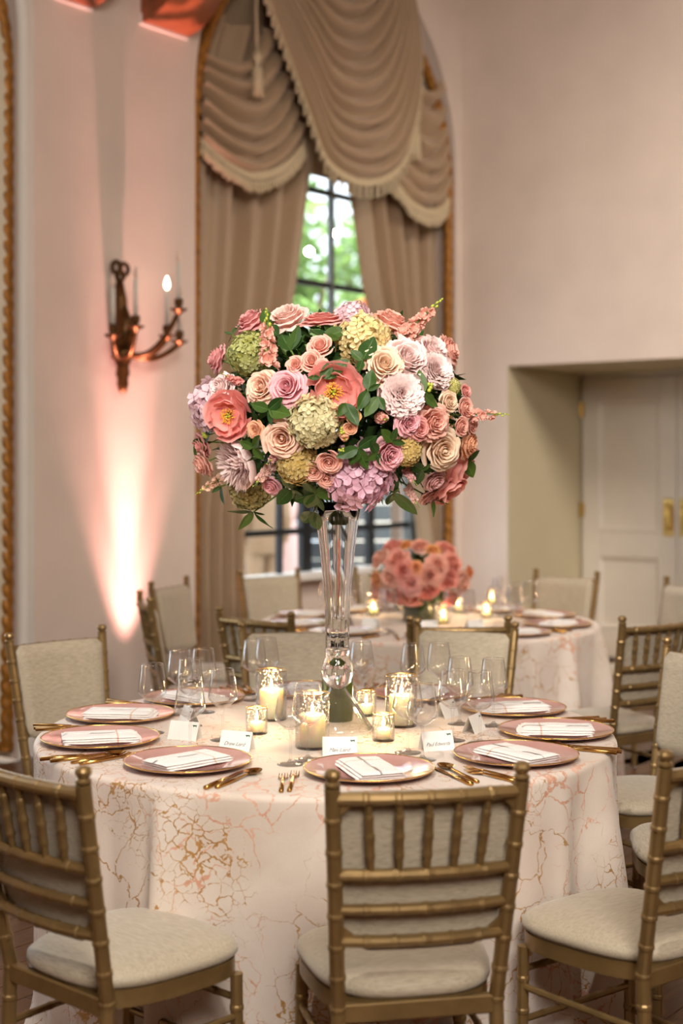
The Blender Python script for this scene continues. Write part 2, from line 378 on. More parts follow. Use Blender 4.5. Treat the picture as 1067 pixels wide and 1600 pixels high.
# ------------------------------------------------------------------ the room
ANG = R(37.6); sa, ca = sin(ANG), cos(ANG)
CORNER = Vector((0.904, 10.747, 0)); UA = Vector((-sa, -ca, 0)); NA = Vector((ca, -sa, 0))   # along window wall; into the room
WA = Matrix.Translation(CORNER) @ Matrix.Rotation(math.atan2(-ca, -sa), 4, 'Z')      # window wall frame: x = s along the wall, y = n into the room
WB = Matrix.Translation(CORNER) @ Matrix.Rotation(math.atan2(-sa, ca), 4, 'Z')       # door wall frame: x = t to the right, y = into the wall
LEN, WID, CEIL = 12.0, 9.0, 6.2
def wa(x, y, n=0.0):
    """(s, z) on the plane n metres in front of the window wall seen at pixel (x, y)"""
    k = (x - CX) / F; P = CORNER + NA * n
    s = (P.x - k * P.y) / (sa - k * ca)
    d = P.y - ca * s
    return s, CAMZ - (y - HZ) * d / F
def wall_obj(mb, name, mat, frame, parent=None, smooth=False, **kw):
    o = mb.build(name, mat, parent, smooth, **kw)
    if parent is None: o.matrix_world = frame
    return o

W1R, W1L = wa(712, 600)[0], wa(305, 600)[0]           # window 1 opening along the wall
W1C, W1W = (W1R + W1L) / 2, (W1L - W1R) / 2
W2R = wa(27, 600)[0]; W2C, W2W = W2R + W1W, W1W
SPR = 3.58                                            # springing of the arches
DEPTH = 0.42
def arch(c, w, z0, n=40):
    return [(c - w * cos(PI * i / n), z0 + w * 1.0 * sin(PI * i / n)) for i in range(n + 1)]
def arch_path(c, w, z0, zb=0.0):
    return [(c - w, zb)] + [(c - w, zb + (z0 - zb) * i / 8) for i in range(1, 8)] + arch(c, w, z0) + [(c + w, z0 - (z0 - zb) * i / 8) for i in range(1, 9)]

def build_wall_a():
    mb = MB(); spr2 = SPR + .16
    def rect(s0, s1, z0=0, z1=CEIL): mb.quadgrid([[(s0, 0, z0), (s1, 0, z0)], [(s0, 0, z1), (s1, 0, z1)]])
    rect(-.0, W1R); rect(W1L, W2R); rect(W2C + W2W, LEN)
    for c, w in ((W1C, W1W), (W2C, W2W)):
        a = arch(c, w, spr2)
        mb.quadgrid([[(s, 0, z) for s, z in a], [(s, 0, CEIL) for s, z in a]])
        p = [(c - w, 0)] + a + [(c + w, 0)]
        mb.quadgrid([[(s, 0, z) for s, z in p], [(s, -DEPTH, z) for s, z in p]])
    # outer skin behind the plaster so that no daylight leaks past
    mb.quadgrid([[(-.4, -.6, 0), (W1R - .0, -.6, 0)], [(-.4, -.6, CEIL), (W1R - .0, -.6, CEIL)]])
    o = wall_obj(mb, 'wall_left', M['plaster'], WA); tag(o, 'tall pink-lit plaster wall with arched window recesses', 'wall', kind='structure'); return o
WALL_A = build_wall_a()

def build_wall_b():
    # niche: left edge at pixel 792, door plane 1.117 m back
    t0 = 0.407; t1 = t0 + 1.66; zt = 2.258; dp = 1.117
    mb = MB()
    def rect(a, b, z0, z1, y=0): mb.quadgrid([[(a, y, z0), (b, y, z0)], [(a, y, z1), (b, y, z1)]])
    rect(0, t0, 0, CEIL); rect(t0, t1, zt, CEIL); rect(t1, WID, 0, CEIL)
    o = wall_obj(mb, 'wall_back', M['plaster'], WB); tag(o, 'plaster end wall with the deep door niche', 'wall', kind='structure')
    j = MB(); p = [(t0, 0), (t0, zt), (t1, zt), (t1, 0)]
    j.quadgrid([[(t, 0, z) for t, z in p], [(t, dp + .1, z) for t, z in p]])
    tag(wall_obj(j, 'trim_5', M['jamb'], WB), 'cream painted lining of the deep door niche', 'door lining', kind='structure')
    # double door
    d = thing('door_1', 'cream double door with recessed panels and brass pulls', 'door'); d.matrix_world = WB @ Matrix.Translation((t0, dp, 0)); tag(d, kind='structure')
    h = MB().bbox(0, 1.66, -.03, .06, zt - .035, zt, .004).build('head_stop', M['door'], d, False)
    for k in (0, 1):
        x0 = .02 + k * .812; x1 = x0 + .806
        lf = MB()
        z0, z1 = .012, zt - .045
        st = .13; rails = [(z0, z0 + .22), (.82, 1.0), (z1 - .16, z1)]
        lf.bbox(x0, x0 + st, 0, .045, z0, z1, .003); lf.bbox(x1 - st, x1, 0, .045, z0, z1, .003)
        for a, b in rails: lf.bbox(x0 + st, x1 - st, 0, .045, a, b, .003)
        leaf = lf.build('door_leaf', M['door'], d, False)
        for (a, b) in ((rails[0][1], rails[1][0]), (rails[1][1], rails[2][0])):
            pm = MB()
            def ring(i, y): return [(x0 + st + i, y, a + i), (x1 - st - i, y, a + i), (x1 - st - i, y, b - i), (x0 + st + i, y, b - i)]
            pb = pm.quadgrid([ring(0, .002), ring(.012, -.006), ring(.03, .004), ring(.045, .022)], True); pm.f.append(tuple(pb + 12 + i for i in range(4)))
            pm.build('panel', M['door'], leaf, False)
        hx = x1 - .065 if k == 0 else x0 + .065
        hd = MB(); hd.bbox(hx - .045, hx + .045, -.007, 0, .98, 1.27, .004); hd.build('push_plate', M['brass'], leaf, False)
        pl = MB(); pl.tube([(hx, -.006, 1.03), (hx, -.045, 1.035), (hx, -.055, 1.06), (hx, -.055, 1.19), (hx, -.045, 1.215), (hx, -.006, 1.22)], .011, 10); pl.build('pull_handle', M['brass'], leaf)
        for hz in (.35, 1.17, 1.97):
            xx = x0 - .008 if k == 0 else x1 + .008
            hg = MB(); hg.tube([(xx, -.012, hz - .06), (xx, -.012, hz + .06)], .014, 10); hg.bbox(xx - .03, xx + .03, -.006, .002, hz - .055, hz + .055, .002); hg.build('hinge', M['brass'], leaf, False)
build_wall_b()

mb = MB(); mb.box(.407 - .3, .407 + 1.96, 1.117 + .12, 1.117 + .4, 0, 2.8); tag(wall_obj(mb, 'door_light_block', M['plaster'], WB), 'unseen block added behind the double door against daylight leaks', 'wall', kind='structure')  # added to stop daylight leaking round the door leaves
mb = MB(); mb.box(-.6, WID, .02, 1.4, 2.262, 2.6); mb.box(-.6, .402, .02, 1.5, 0, 2.6); mb.box(.407 + 1.665, WID, .02, 1.5, 0, 2.6); tag(wall_obj(mb, 'wall_core', M['plaster'], WB), 'masonry round the deep door niche', 'wall', kind='structure')
# other sides of the room (behind and beside the camera), floor and ceiling
mb = MB(); mb.quadgrid([[(LEN, 0, 0), (LEN, WID, 0)], [(LEN, 0, CEIL), (LEN, WID, CEIL)]]); tag(wall_obj(mb, 'wall_front', M['plaster'], WA), 'plaster wall behind the camera', 'wall', kind='structure')
mb = MB(); mb.quadgrid([[(0, WID, 0), (LEN, WID, 0)], [(0, WID, CEIL), (LEN, WID, CEIL)]]); tag(wall_obj(mb, 'wall_right', M['plaster'], WA), 'plaster wall on the far right of the room', 'wall', kind='structure')
mb = MB(); mb.box(-.6, LEN, -.6, WID, CEIL, CEIL + .2); tag(wall_obj(mb, 'ceiling', M['ceiling'], WA), 'pale ceiling high above the tables', 'ceiling', kind='structure')
mb = MB(); mb.box(-1.4, LEN, -.45, WID, -.14, -.022); FLOOR = wall_obj(mb, 'floor', M['wood'], WA); tag(FLOOR, 'dark oak plank floor', 'floor', kind='structure')
PW = .118; pm = None; rnd = random.Random(3)
pmesh = []
for L in (2.4, 3.1, 3.6):
    q = MB(); q.bbox(0, L, 0, PW - .003, -.022, 0, .0015); pmesh.append((L, q.mesh('plank', M['plank'], False)))
nb = 0
for r in range(int(8.6 / PW)):
    s = -rnd.uniform(0, 1.0)
    while s < 9.5:
        L, me = rnd.choice(pmesh)
        c = (WA @ Vector((s + L / 2, .2 + r * PW, 0)))
        if c.y > 1.6 and abs(c.x) < c.y * .36 + 1.3 and (s > 0.0 or s + L > .3):
            o = link('plank', me, FLOOR); o.location = (max(s, .0), .02 + r * PW, 0); nb += 1
        s += L + .002
mb = MB(); mb.box(0, LEN, 0, WID, -.021, -.004); o = mb.build('plank_bed', M['plank'], FLOOR, False)

# baseboards
mb = MB(); mb.bbox(W1L, W2R, 0, .022, 0, .16, .006); mb.bbox(W2C + W2W, LEN, 0, .022, 0, .16, .006); tag(wall_obj(mb, 'baseboard_left', M['moulding'], WA), 'low pale baseboard under the sconce wall', 'baseboard', kind='structure')
mb = MB(); mb.bbox(0, .407, -.022, 0, 0, .16, .006); mb.bbox(.407 + 1.66, WID, -.022, 0, 0, .16, .006); tag(wall_obj(mb, 'baseboard_back', M['moulding'], WB), 'low pale baseboard along the door wall', 'baseboard', kind='structure')

# rope trims and mouldings of the arches
def rope_mesh(path, rad, nn, pitch=.085):
    pts = []
    for (a, b) in zip(path[:-1], path[1:]):
        L = math.hypot(b[0] - a[0], b[1] - a[1]); k = max(1, int(L / .0125))
        pts += [(a[0] + (b[0] - a[0]) * i / k, a[1] + (b[1] - a[1]) * i / k) for i in range(k)]
    pts.append(path[-1]); rows = []; l = 0
    for i, p in enumerate(pts):
        q0 = pts[max(0, i - 1)]; q1 = pts[min(len(pts) - 1, i + 1)]
        dx, dz = q1[0] - q0[0], q1[1] - q0[1]; L = math.hypot(dx, dz) or 1; nx, nz = -dz / L, dx / L
        if i: l += math.hypot(p[0] - pts[i - 1][0], p[1] - pts[i - 1][1])
        row = []
        for k in range(12):
            ph = 2 * PI * k / 12; r = rad * (.84 + .26 * abs(cos(1.0 * (ph - 2 * PI * l / pitch / 2))) ** .7)
            row.append((p[0] + r * cos(ph) * nx, nn + r * sin(ph), p[1] + r * cos(ph) * nz))
        rows.append(row)
    m = MB(); m.quadgrid(rows, True); return m
for i, (c, w) in enumerate(((W1C, W1W), (W2C, W2W))):
    m = rope_mesh(arch_path(c, w - .035, SPR, .05), .036, -.045)
    o = wall_obj(m, f'trim_{i+1}', M['gilt'], WA, smooth=True)
    tag(o, ('twisted gilded rope edging the curtained arched window', 'twisted gilded rope edging the window at the left picture edge')[i], 'rope trim', kind='structure')
    # white reveal between rope arch and wall opening
    a1, a0 = arch(c, w, SPR + .16), arch(c, w - .04, SPR)
    m = MB(); m.quadgrid([[(s, -.12, z) for s, z in a1], [(s, -.10, z) for s, z in a0], [(s, -.14, z) for s, z in a0]])
    tag(wall_obj(m, f'trim_{i+3}', M['moulding'], WA, smooth=False), ('white arched reveal above the curtained window', 'white arched reveal of the left edge window')[i], 'arch reveal', kind='structure')
# moulding round window 2 (right side and arch)
p = arch_path(W2C, W2W + .03, SPR + .16, .16)
m = MB()
def offset(pth, d):
    out = []
    for i, q in enumerate(pth):
        q0 = pth[max(0, i - 1)]; q1 = pth[min(len(pth) - 1, i + 1)]; dx, dz = q1[0] - q0[0], q1[1] - q0[1]; L = math.hypot(dx, dz) or 1
        out.append((q[0] - dz / L * d, q[1] + dx / L * d))
    return out
prof = [(-.03, 0), (-.03, .03), (0, .045), (.03, .03), (.045, .02), (.06, .028), (.075, .0)]
rows = [[(s, y, z) for s, z in offset(p, d)] for d, y in prof]
m.quadgrid(rows); tag(wall_obj(m, 'trim_6', M['moulding'], WA, smooth=True), 'white plaster moulding round the left edge window', 'moulding', kind='structure')

# ------------------------------------------------------------------ arched window 1 and what lies outside
def lower_window(name, c, w, full):
    win = thing(name, 'black steel framed arched garden window behind the drapes' if full else 'arched window behind cream drape at left picture edge', 'window'); win.matrix_world = WA; tag(win, kind='structure')
    y = -DEPTH + .06
    zs = wa(430, 897, y)[1]
    fr = MB(); pth = arch_path(c, w - .03, SPR + .1, zs)
    fr.quadgrid([[(s, yy, z) for s, z in pp] for pp, yy in ((pth, y - .04), (pth, y + .04), (offset(pth, -.09), y + .04), (offset(pth, -.09), y - .04), (pth, y - .04))])
    fr.build('window_frame', M['grey_steel'], win, False)
    si = MB(); si.bbox(c - w + .01, c + w - .01, y - .05, y + .14, zs - .05, zs, .006); si.build('window_sill', M['moulding'], win, False)
    pn = MB(); pn.box(c - w, c + w, y - .08, y + .0, 0, zs - .05); pn.build('spandrel_panel', M['plaster'], win, False)
    bars = [wa(430, 832, y)[1], 1.95, wa(515, 447, y)[1], wa(485, 296, y)[1], 4.35] if full else [1.2, 2.0, 2.8, 3.5, 4.3]
    mull = [wa(517, 400, y)[0], wa(600, 400, y)[0], wa(420, 400, y)[0]] if full else [c - .7, c, c + .7]
    zmid = bars[0]
    for z in bars:
        m = MB(); m.bbox(c - w + .1, c + w - .1, y - .018, y + .018, z - .02, z + .02, .004); m.build('muntin', M['black_metal' if z < 3 else 'black_metal'], win, False)
    for s in mull:
        m = MB(); top = SPR + .1 + math.sqrt(max(.01, (w - .08) ** 2 - (s - c) ** 2)); m.bbox(s - .022, s + .022, y - .02, y + .02, 1.95, top, .004); m.build('mullion', M['grey_steel'], win, False)
    low = [wa(476, 850, y)[0], wa(577, 850, y)[0], wa(436, 850, y)[0] + .0] if full else []
    for s, hw in zip(low, (.05, .035, .015)):
        m = MB(); m.bbox(s - hw, s + hw, y - .025, y + .025, zs, 1.95, .004); m.build('mullion', M['black_metal'], win, False)
    # panes between the bars
    zz = [zs] + bars; ss = [c - w + .08] + sorted(mull if True else []) + [c + w - .08]
    for i in range(len(zz)):
        z0 = zz[i]; z1 = zz[i + 1] if i + 1 < len(zz) else None
        cols = ss if z0 >= 1.94 else ([c - w + .08] + sorted(low) + [c + w - .08] if low else ss)
        for a, b in zip(cols[:-1], cols[1:]):
            m = MB()
            def zc(s, z): return min(z, SPR + .1 + math.sqrt(max(0, (w - .09) ** 2 - (s - c) ** 2)))
            n = 8; lo = [(a + (b - a) * k / n, y, zc(a + (b - a) * k / n, z0)) for k in range(n + 1)]
            hi = [(s, y, zc(s, z1 if z1 else 9)) for s, _, _ in lo]
            m.quadgrid([lo, hi]); m.build('pane', M['pane'], win, False)
    return y
YW = lower_window('window_1', W1C, W1W, True)
lower_window('window_2', W2C, W2W, False)

# outside: terrace, hedge trees, white house, string light bulbs, two guests
og = MB(); og.box(-14, 14, -30, -.62, -.3, -.12); tag(wall_obj(og, 'ground', M['stone'], WA), 'pale stone terrace outside the window', 'terrace', kind='structure')
def leaf_cloud(mb, c, r, n, rnd, size, squash=1.0):
    for _ in range(n):
        d = Vector((rnd.gauss(0, 1), rnd.gauss(0, 1), rnd.gauss(0, 1))).normalized() * (rnd.random() ** .4)
        p = Vector((c[0] + d.x * r, c[1] + d.y * r, c[2] + d.z * r * squash)); a = Vector((rnd.gauss(0, 1), rnd.gauss(0, 1), rnd.gauss(0, .6))).normalized(); b = a.cross(Vector((rnd.gauss(0, 1), rnd.gauss(0, 1), rnd.gauss(0, 1)))).normalized()
        s = size * rnd.uniform(.6, 1.3); k = len(mb.v)
        mb.v += [tuple(p - a * s), tuple(p + b * s * .45), tuple(p + a * s), tuple(p - b * s * .45)]; mb.t += [.6] * 4
        mb.f += [(k, k + 1, k + 2, k + 3)]
rnd = random.Random(11)
for (x, d, zc, r, n, lab) in ((-1.0, 17.8, 3.6, 1.9, 2600, 'leafy garden tree seen through the upper left panes'), (-4.6, 20.0, 3.2, 2.2, 1800, 'garden tree further left behind the drapes outside'), (.7, 26.5, 5.4, 1.7, 1500, 'pale leafy tree behind the white house outside')):
    t = thing('garden_tree', lab, 'tree', (x, d, -.12))
    tr = MB(); tr.tube([(0, 0, 0), (.05, 0, zc * .5), (-.05, .1, zc)], [.16, .12, .06], 8); tr.tube([(.03, 0, zc * .5), (.5, .1, zc * .8), (.8, .2, zc + .4)], [.07, .05, .03], 6); tr.tube([(.03, 0, zc * .55), (-.5, -.1, zc * .9), (-.8, -.2, zc + .3)], [.07, .05, .03], 6); tr.build('trunk', M['bark'], t)
    cr = MB()
    for _ in range(9): leaf_cloud(cr, (rnd.uniform(-.7, .7) * r * .6, rnd.uniform(-.5, .5) * r, zc + rnd.uniform(-.6, .8) * r * .8), r * .55, n // 9, rnd, .13)
    tag(cr.build('crown', M['hedge'], t, False), kind='stuff')
h = thing('white_house', 'sunlit white stucco garden house with tiled eave outside', 'house', (1.55, 20.5, -.12), R(-8))
w = MB(); w.box(-1.6, 2.2, 0, 3, 0, 2.0); w.box(-1.6, -.9, 0, 3, 2.0, 3.1); w.box(.0, 2.2, 0, 3, 2.0, 3.1); w.box(-1.6, 2.2, 0, 3, 3.1, 3.6); w.build('wall', M['stucco'], h, False)
w = MB(); w.box(-.9, 0, .08, .12, 2.0, 3.1); w.build('window', M['black_metal'], h, False)
w = MB(); w.bbox(-1.9, 2.5, -.35, 3.2, 3.6, 3.72, .02); w.build('eave', M['tile'], h, False)
w = MB(); w.prism([(-1.9, 3.72), (2.5, 3.72), (.3, 4.7)], -.3, 3.2); w.build('roof', M['tile'], h, False)
gw = thing('dark_screen', 'dark slatted screen added behind the terrace guests to darken the panes', 'screen', (-.7, 15.2, -.12))  # added dark backing that keeps the view through the lower panes dim
for k in range(9): w = MB(); w.bbox(-2.6, 1.5, -.02, .02, .04 + k * .2, .225 + k * .2, .004); w.build('slat', M['screen'], gw, False)
for k in range(4): w = MB(); w.bbox(-2.55 + k * 1.3, -2.45 + k * 1.3, .02, .10, 0, 1.9, .005); w.build('screen_post', M['black_metal'], gw, False)
def bulb(x, y, d, lab):
    t = thing('string_light', lab, 'lamp', px(x, y, d), 0, 'garden string lights')
    b = MB(); b.ball((0, 0, 0), .034, 12, 8); b.build('bulb', M['string_bulb'], t)
    b = MB(); b.lathe([(.012, .03), (.014, .06), (.008, .065)], 8); b.tube([(0, 0, .06), (0, 0, .4)], .004, 6); b.build('cord', M['black_metal'], t)
bulb(483, 393, 14.0, 'glowing round garden bulb outside the upper left pane'); bulb(526, 365, 16.5, 'small glowing bulb outside by the centre mullion')

cb = MB(); e0, e1 = px(483, 393, 14.0), px(526, 365, 16.5); d_ = e1 - e0
cb.tube([tuple(e0 - d_ * 1.2 + Vector((0, 0, 1.1))), tuple(e0 - d_ * .5 + Vector((0, 0, .62))), tuple(e0 + Vector((0, 0, .40))), tuple(e0 + d_ * .5 + Vector((0, 0, .33))), tuple(e1 + Vector((0, 0, .40))), tuple(e1 + d_ * .6 + Vector((0, 0, .7))), tuple(e1 + d_ * 1.4 + Vector((0, 0, 1.3)))], .005, 6)
tag(cb.build('light_cable', M['black_metal']), 'thin cable slung over the terrace carrying the bulbs', 'cable')
def person(lab, x, y, rz, dress, dressed_long, hair):
    t = thing('person', lab, 'person', (x, y, -.12), rz)
    me = bpy.data.meshes.new('body'); V = []; E = []; Rr = []
    def v(p, r, link_=None):
        V.append(p); Rr.append(r)
        if link_ is not None: E.append((link_, len(V) - 1))
        return len(V) - 1
    pel = v((0, 0, .95), .125); sp = v((0, 0, 1.12), .12, pel); ch = v((0, -.01, 1.33), .14, sp); nk = v((0, 0, 1.47), .055, ch); hd = v((0, .015, 1.57), .075, nk); hd2 = v((0, .01, 1.68), .07, hd)
    ns = v((0, .085, 1.585), .018, hd)
    for s in (-1, 1):
        hip = v((s * .095, 0, .88), .09, pel); kn = v((s * .10, .02, .50), .058, hip); an = v((s * .10, 0, .09), .038, kn); v((s * .11, .14, .03), .034, an)
        sh = v((s * .17, 0, 1.38), .06, ch); el = v((s * .23, -.03, 1.10), .042, sh); wr = v((s * .24, .06, .88), .03, el); pm_ = v((s * .24, .08, .82), .032, wr)
        for k in range(4): f1 = v((s * .24 + (k - 1.5) * .017, .095, .765), .009, pm_); v((s * .24 + (k - 1.5) * .017, .105, .725 - .008 * (k in (1, 2))), .008, f1)
        th = v((s * .21, .11, .80), .009, wr); v((s * .205, .125, .765), .008, th)
    me.from_pydata(V, E, []); me.materials.append(M['skin']); o = link('body', me, t)
    md = o.modifiers.new('skin', 'SKIN'); 
    for i, r in enumerate(Rr): me.skin_vertices[0].data[i].radius = (r, r * .85 if r > .1 else r)
    me.skin_vertices[0].data[0].use_root = True
    md2 = o.modifiers.new('sub', 'SUBSURF'); md2.levels = md2.render_levels = 1; md.use_smooth_shade = True
    g = MB(); zb = .12 if dressed_long else .06
    pr = [(1.45, .13, .10), (1.40, .20, .12), (1.25, .185, .135), (1.1, .15, .12), (.95, .185, .145), (.7, .22, .17), (.4, .25, .20), (zb + .1, .28, .23)] if dressed_long else [(1.47, .12, .10), (1.40, .215, .13), (1.2, .20, .145), (1.05, .19, .14), (.8, .205, .15), (.78, .19, .14)]
    g.quadgrid([[(a * cos(2 * PI * k / 24) * (1 + .03 * sin(7 * 2 * PI * k / 24)), b * sin(2 * PI * k / 24) * (1 + .03 * cos(6 * 2 * PI * k / 24)), z) for k in range(24)] for z, a, b in pr], True)
    g.build('dress' if dressed_long else 'jacket', M[dress], t)
    if not dressed_long:
        g = MB()
        for s in (-1, 1):
            g.tube([(s * .09, 0, .95), (s * .10, .01, .5), (s * .10, 0, .08)], [.115, .085, .075], 12); 
        g.build('trousers', M[dress], t)
        for s in (-1, 1): g = MB(); g.tube([(s * .18, 0, 1.4), (s * .23, -.03, 1.10), (s * .24, .05, .90)], [.075, .062, .05], 12); g.build('sleeve', M[dress], t)
    hr = MB(); hr.quadgrid([[(rr * cos(2 * PI * k / 16), -.02 + rr * 1.1 * sin(2 * PI * k / 16) - (.02 if z < 1.66 else 0), z) for k in range(16)] for rr, z in ((.001, 1.775), (.06, 1.765), (.092, 1.72), (.10, 1.66))], True)
    hr.quadgrid([[(.10 * cos(PI + PI * k / 10), -.04 + .10 * sin(PI + PI * k / 10), z) for k in range(11)] for z in (1.66, 1.58, 1.50 if dressed_long else 1.56)]); hr.build('hair', M[hair], t)
    for s in (-1, 1): e = MB(); e.ball((s * .03, .082, 1.625), .011, 8, 6); e.build('eye', M['sleeve'], t); e = MB(); e.bbox(s * .105 - .014, s * .105 + .014, -.07, .19, 0, .06, .02); e.build('shoe', M['shoe'], t, False)
    e = MB(); e.tube([(-.022, .08, 1.535), (0, .088, 1.533), (.022, .08, 1.535)], .006, 6); e.build('mouth', M['tile'], t)
P0 = px(437, 850, 14.4); person('guest in a pale pink dress standing on the terrace', P0.x, P0.y, R(200), 'pinkdress', True, 'hair')
P0 = px(396, 850, 14.75); person('guest in a blue jacket behind the pink dress outside', P0.x, P0.y, R(160), 'bluesuit', False, 'hair')
P0 = px(412, 850, 13.9); person('guest in tan clothing between the other two outside', P0.x - .0, P0.y, R(30), 'tansuit', False, 'hair')

# ------------------------------------------------------------------ curtains
def drape(name, lab, mat, frame_fn, outer, inner, z0, z1, folds, nbase, amp, seed, cat='curtain'):
    """outer/inner: functions of z giving s; folds run down between them"""
    rnd = random.Random(seed); ph = [rnd.uniform(0, 6.28) for _ in range(4)]; rows = []
    nz, nt_ = 60, 130
    for i in range(nz + 1):
        z = z0 + (z1 - z0) * i / nz; a, b = outer(z), inner(z); row = []
        for j in range(nt_ + 1):
            t = j / nt_
            f = .75 * sin(2 * PI * folds * t + ph[0] + .5 * sin(2 * PI * t * 2.3 + ph[1])) + .3 * sin(2 * PI * folds * 2.1 * t + ph[2])
            row.append((a + (b - a) * t, nbase + amp * f, z))
        rows.append(row)
    # selvedge turned back to give the cloth its thickness
    m = MB(); m.quadgrid(rows); m.quadgrid([[(x, y - .008, z) for x, y, z in r] for r in rows])
    o = m.build(name, mat, None, True); o.matrix_world = WA; tag(o, lab, cat); return o
def pl(pts):
    pts = sorted(pts)
    def f(z):
        if z <= pts[0][0]: return pts[0][1]
        for (a, x), (b, y) in zip(pts[:-1], pts[1:]):
            if z <= b: return x + (y - x) * (z - a) / (b - a)
        return pts[-1][1]
    return f
def edge(pp, n): return pl([(wa(x, y, n)[1], wa(x, y, n)[0]) for x, y in pp])
ND = -.16
arch_l = lambda z: W1C + (W1W - .012) * (math.sqrt(max(.0, 1 - ((z - SPR) / W1W) ** 2)) if z > SPR else 1)
arch_r = lambda z: W1C - (W1W - .012) * (math.sqrt(max(.0, 1 - ((z - SPR) / W1W) ** 2)) if z > SPR else 1)
drape('drape', 'taupe satin drape swept left beside the sconce wall', M['drape'], None, arch_l, edge([(505, 200), (490, 290), (470, 440), (440, 600), (384, 800), (384, 900), (388, 1000)], ND), .02, 4.3, 5.2, ND, .078, 5)
drape('drape', 'taupe satin drape swept right towards the door wall', M['drape'], None, arch_r, edge([(545, 200), (553, 310), (572, 450), (610, 620), (655, 800), (668, 900), (672, 1000)], ND), .02, 4.3, 5.2, ND, .078, 9)
w2o = lambda z: W2R + .05
drape('drape', 'cream satin drape at the left picture edge', M['cream_drape'], None, w2o, lambda z: W2R + .16 + (.75 if z > 1.0 else .35 + .4 * max(0, (z - .3) / .7)) + .35 * max(0, (z - 1.6)), .10, 4.0, 4, -.06, .045, 3)

def resample(pp, n):
    L = [0]
    for q0, q1 in zip(pp[:-1], pp[1:]): L.append(L[-1] + math.dist(q0, q1))
    def cr(i, f):
        g = lambda k: pp[max(0, min(len(pp) - 1, k))]
        a_, b_, c_, d_ = g(i - 1), g(i), g(i + 1), g(i + 2)
        return tuple(.5 * ((2 * b_[k]) + (c_[k] - a_[k]) * f + (2 * a_[k] - 5 * b_[k] + 4 * c_[k] - d_[k]) * f * f + (3 * b_[k] - a_[k] - 3 * c_[k] + d_[k]) * f ** 3) for k in (0, 1))
    out = []
    for j in range(n + 1):
        l = L[-1] * j / n; i = max(k for k in range(len(pp) - 1) if L[k] <= l + 1e-9); out.append(cr(i, (l - L[i]) / (L[i + 1] - L[i])))
    return out
def swag(lab, top, hem, n0, bulge, folds, seed, fringe=True):
    """top and hem: the hanging lines of the first and the last fold; the folds nest between them"""
    nv, nu = folds * 9, 48
    A = [wa(x, y, n0) for x, y in resample(top, nu)]; B = [wa(x, y, n0) for x, y in resample(hem, nu)]; rows = []
    rnd = random.Random(seed); jit = [rnd.uniform(-.3, .3) for _ in range(folds + 2)]
    for i in range(nv + 1):
        v = i / nv; row = []
        for j in range(nu + 1):
            u = j / nu; c = 4 * u * (1 - u)
            ph = v * folds + .5 * jit[int(v * folds)] * c * sin(PI * (v * folds % 1)) + .25 * sin(3 * u + 5 * v)
            w = ph % 1.0; fold = (sin(PI * w) ** .75) - .5
            s = A[j][0] + (B[j][0] - A[j][0]) * v; z = A[j][1] + (B[j][1] - A[j][1]) * v
            gap = math.hypot(B[j][0] - A[j][0], B[j][1] - A[j][1]) / folds
            n = n0 + bulge * (c ** .7) * (.35 + .65 * v) + min(.11, 1.25 * gap) * fold * (1 if v < .985 else .3)
            row.append((s, n, z))
        rows.append(row)
    m = MB(); m.quadgrid(rows); m.quadgrid([[(x, y - .012, z) for x, y, z in r] for r in rows]); m.quadgrid([rows[-1], [(x, y - .012, z) for x, y, z in rows[-1]]])
    o = m.build('curtain_swag', M['drape'], None, True); o.matrix_world = WA; tag(o, lab, 'curtain')
    if fringe:
        fm = MB(); hem = rows[-1]; rnd = random.Random(seed)
        band = MB(); band.quadgrid([[(x, y + .012, z + .02) for x, y, z in hem], [(x, y + .014, z - .03) for x, y, z in hem]]); band.build('braid', M['fringe'], o)
        tot = 0
        for (p, q) in zip(hem[:-1], hem[1:]):
            Lq = math.dist(p, q); k = max(1, int(Lq / .048))
            for e in range(k):
                f = (e + .5) / k; x, y, z = (p[i] + (q[i] - p[i]) * f for i in range(3)); ln = .085 + rnd.uniform(-.012, .012)
                fm.lathe([(.003, 0), (.006, -.02), (.013, -.035), (.009, -.045), (.014, -ln), (.001, -ln - .002)], 6, (x + rnd.uniform(-.004, .004), y + .012, z - .02), False)
        tag(fm.build('fringe', M['fringe'], o), kind='stuff')
    return o
m = MB(); a = arch(W1C, W1W - .06, SPR, 30); m.quadgrid([[(s, -.21, z) for s, z in a], [(s, -.21, 3.5) for s, z in a]]); m.quadgrid([[(s, -.22, z) for s, z in a], [(s, -.22, 3.5) for s, z in a]])
o = m.build('valance_panel', M['drape'], None, False); o.matrix_world = WA; tag(o, 'flat taupe fabric lining the head of the arch', 'curtain')
swag('left satin swag with fringed hem beside the sconce wall', [(313, 78), (335, 92), (362, 100), (390, 88), (416, 40)], [(309, 218), (325, 240), (350, 262), (385, 276), (420, 266), (448, 244), (472, 216)], -.07, .09, 6, 1)
swag('right satin swag with fringed hem against the rope trim', [(636, 110), (648, 135), (662, 145), (676, 138), (686, 120)], [(588, 268), (606, 288), (628, 318), (650, 332), (674, 328), (696, 302)], -.06, .09, 6, 2)
swag('large central satin swag hanging over the window', [(424, -130), (470, -95), (520, -85), (570, -95), (604, -140)], [(384, -120), (404, 0), (428, 80), (456, 162), (488, 250), (520, 280), (550, 288), (584, 280), (612, 248), (632, 172), (640, 90), (636, 10), (620, -100)], -.0, .12, 13, 3)
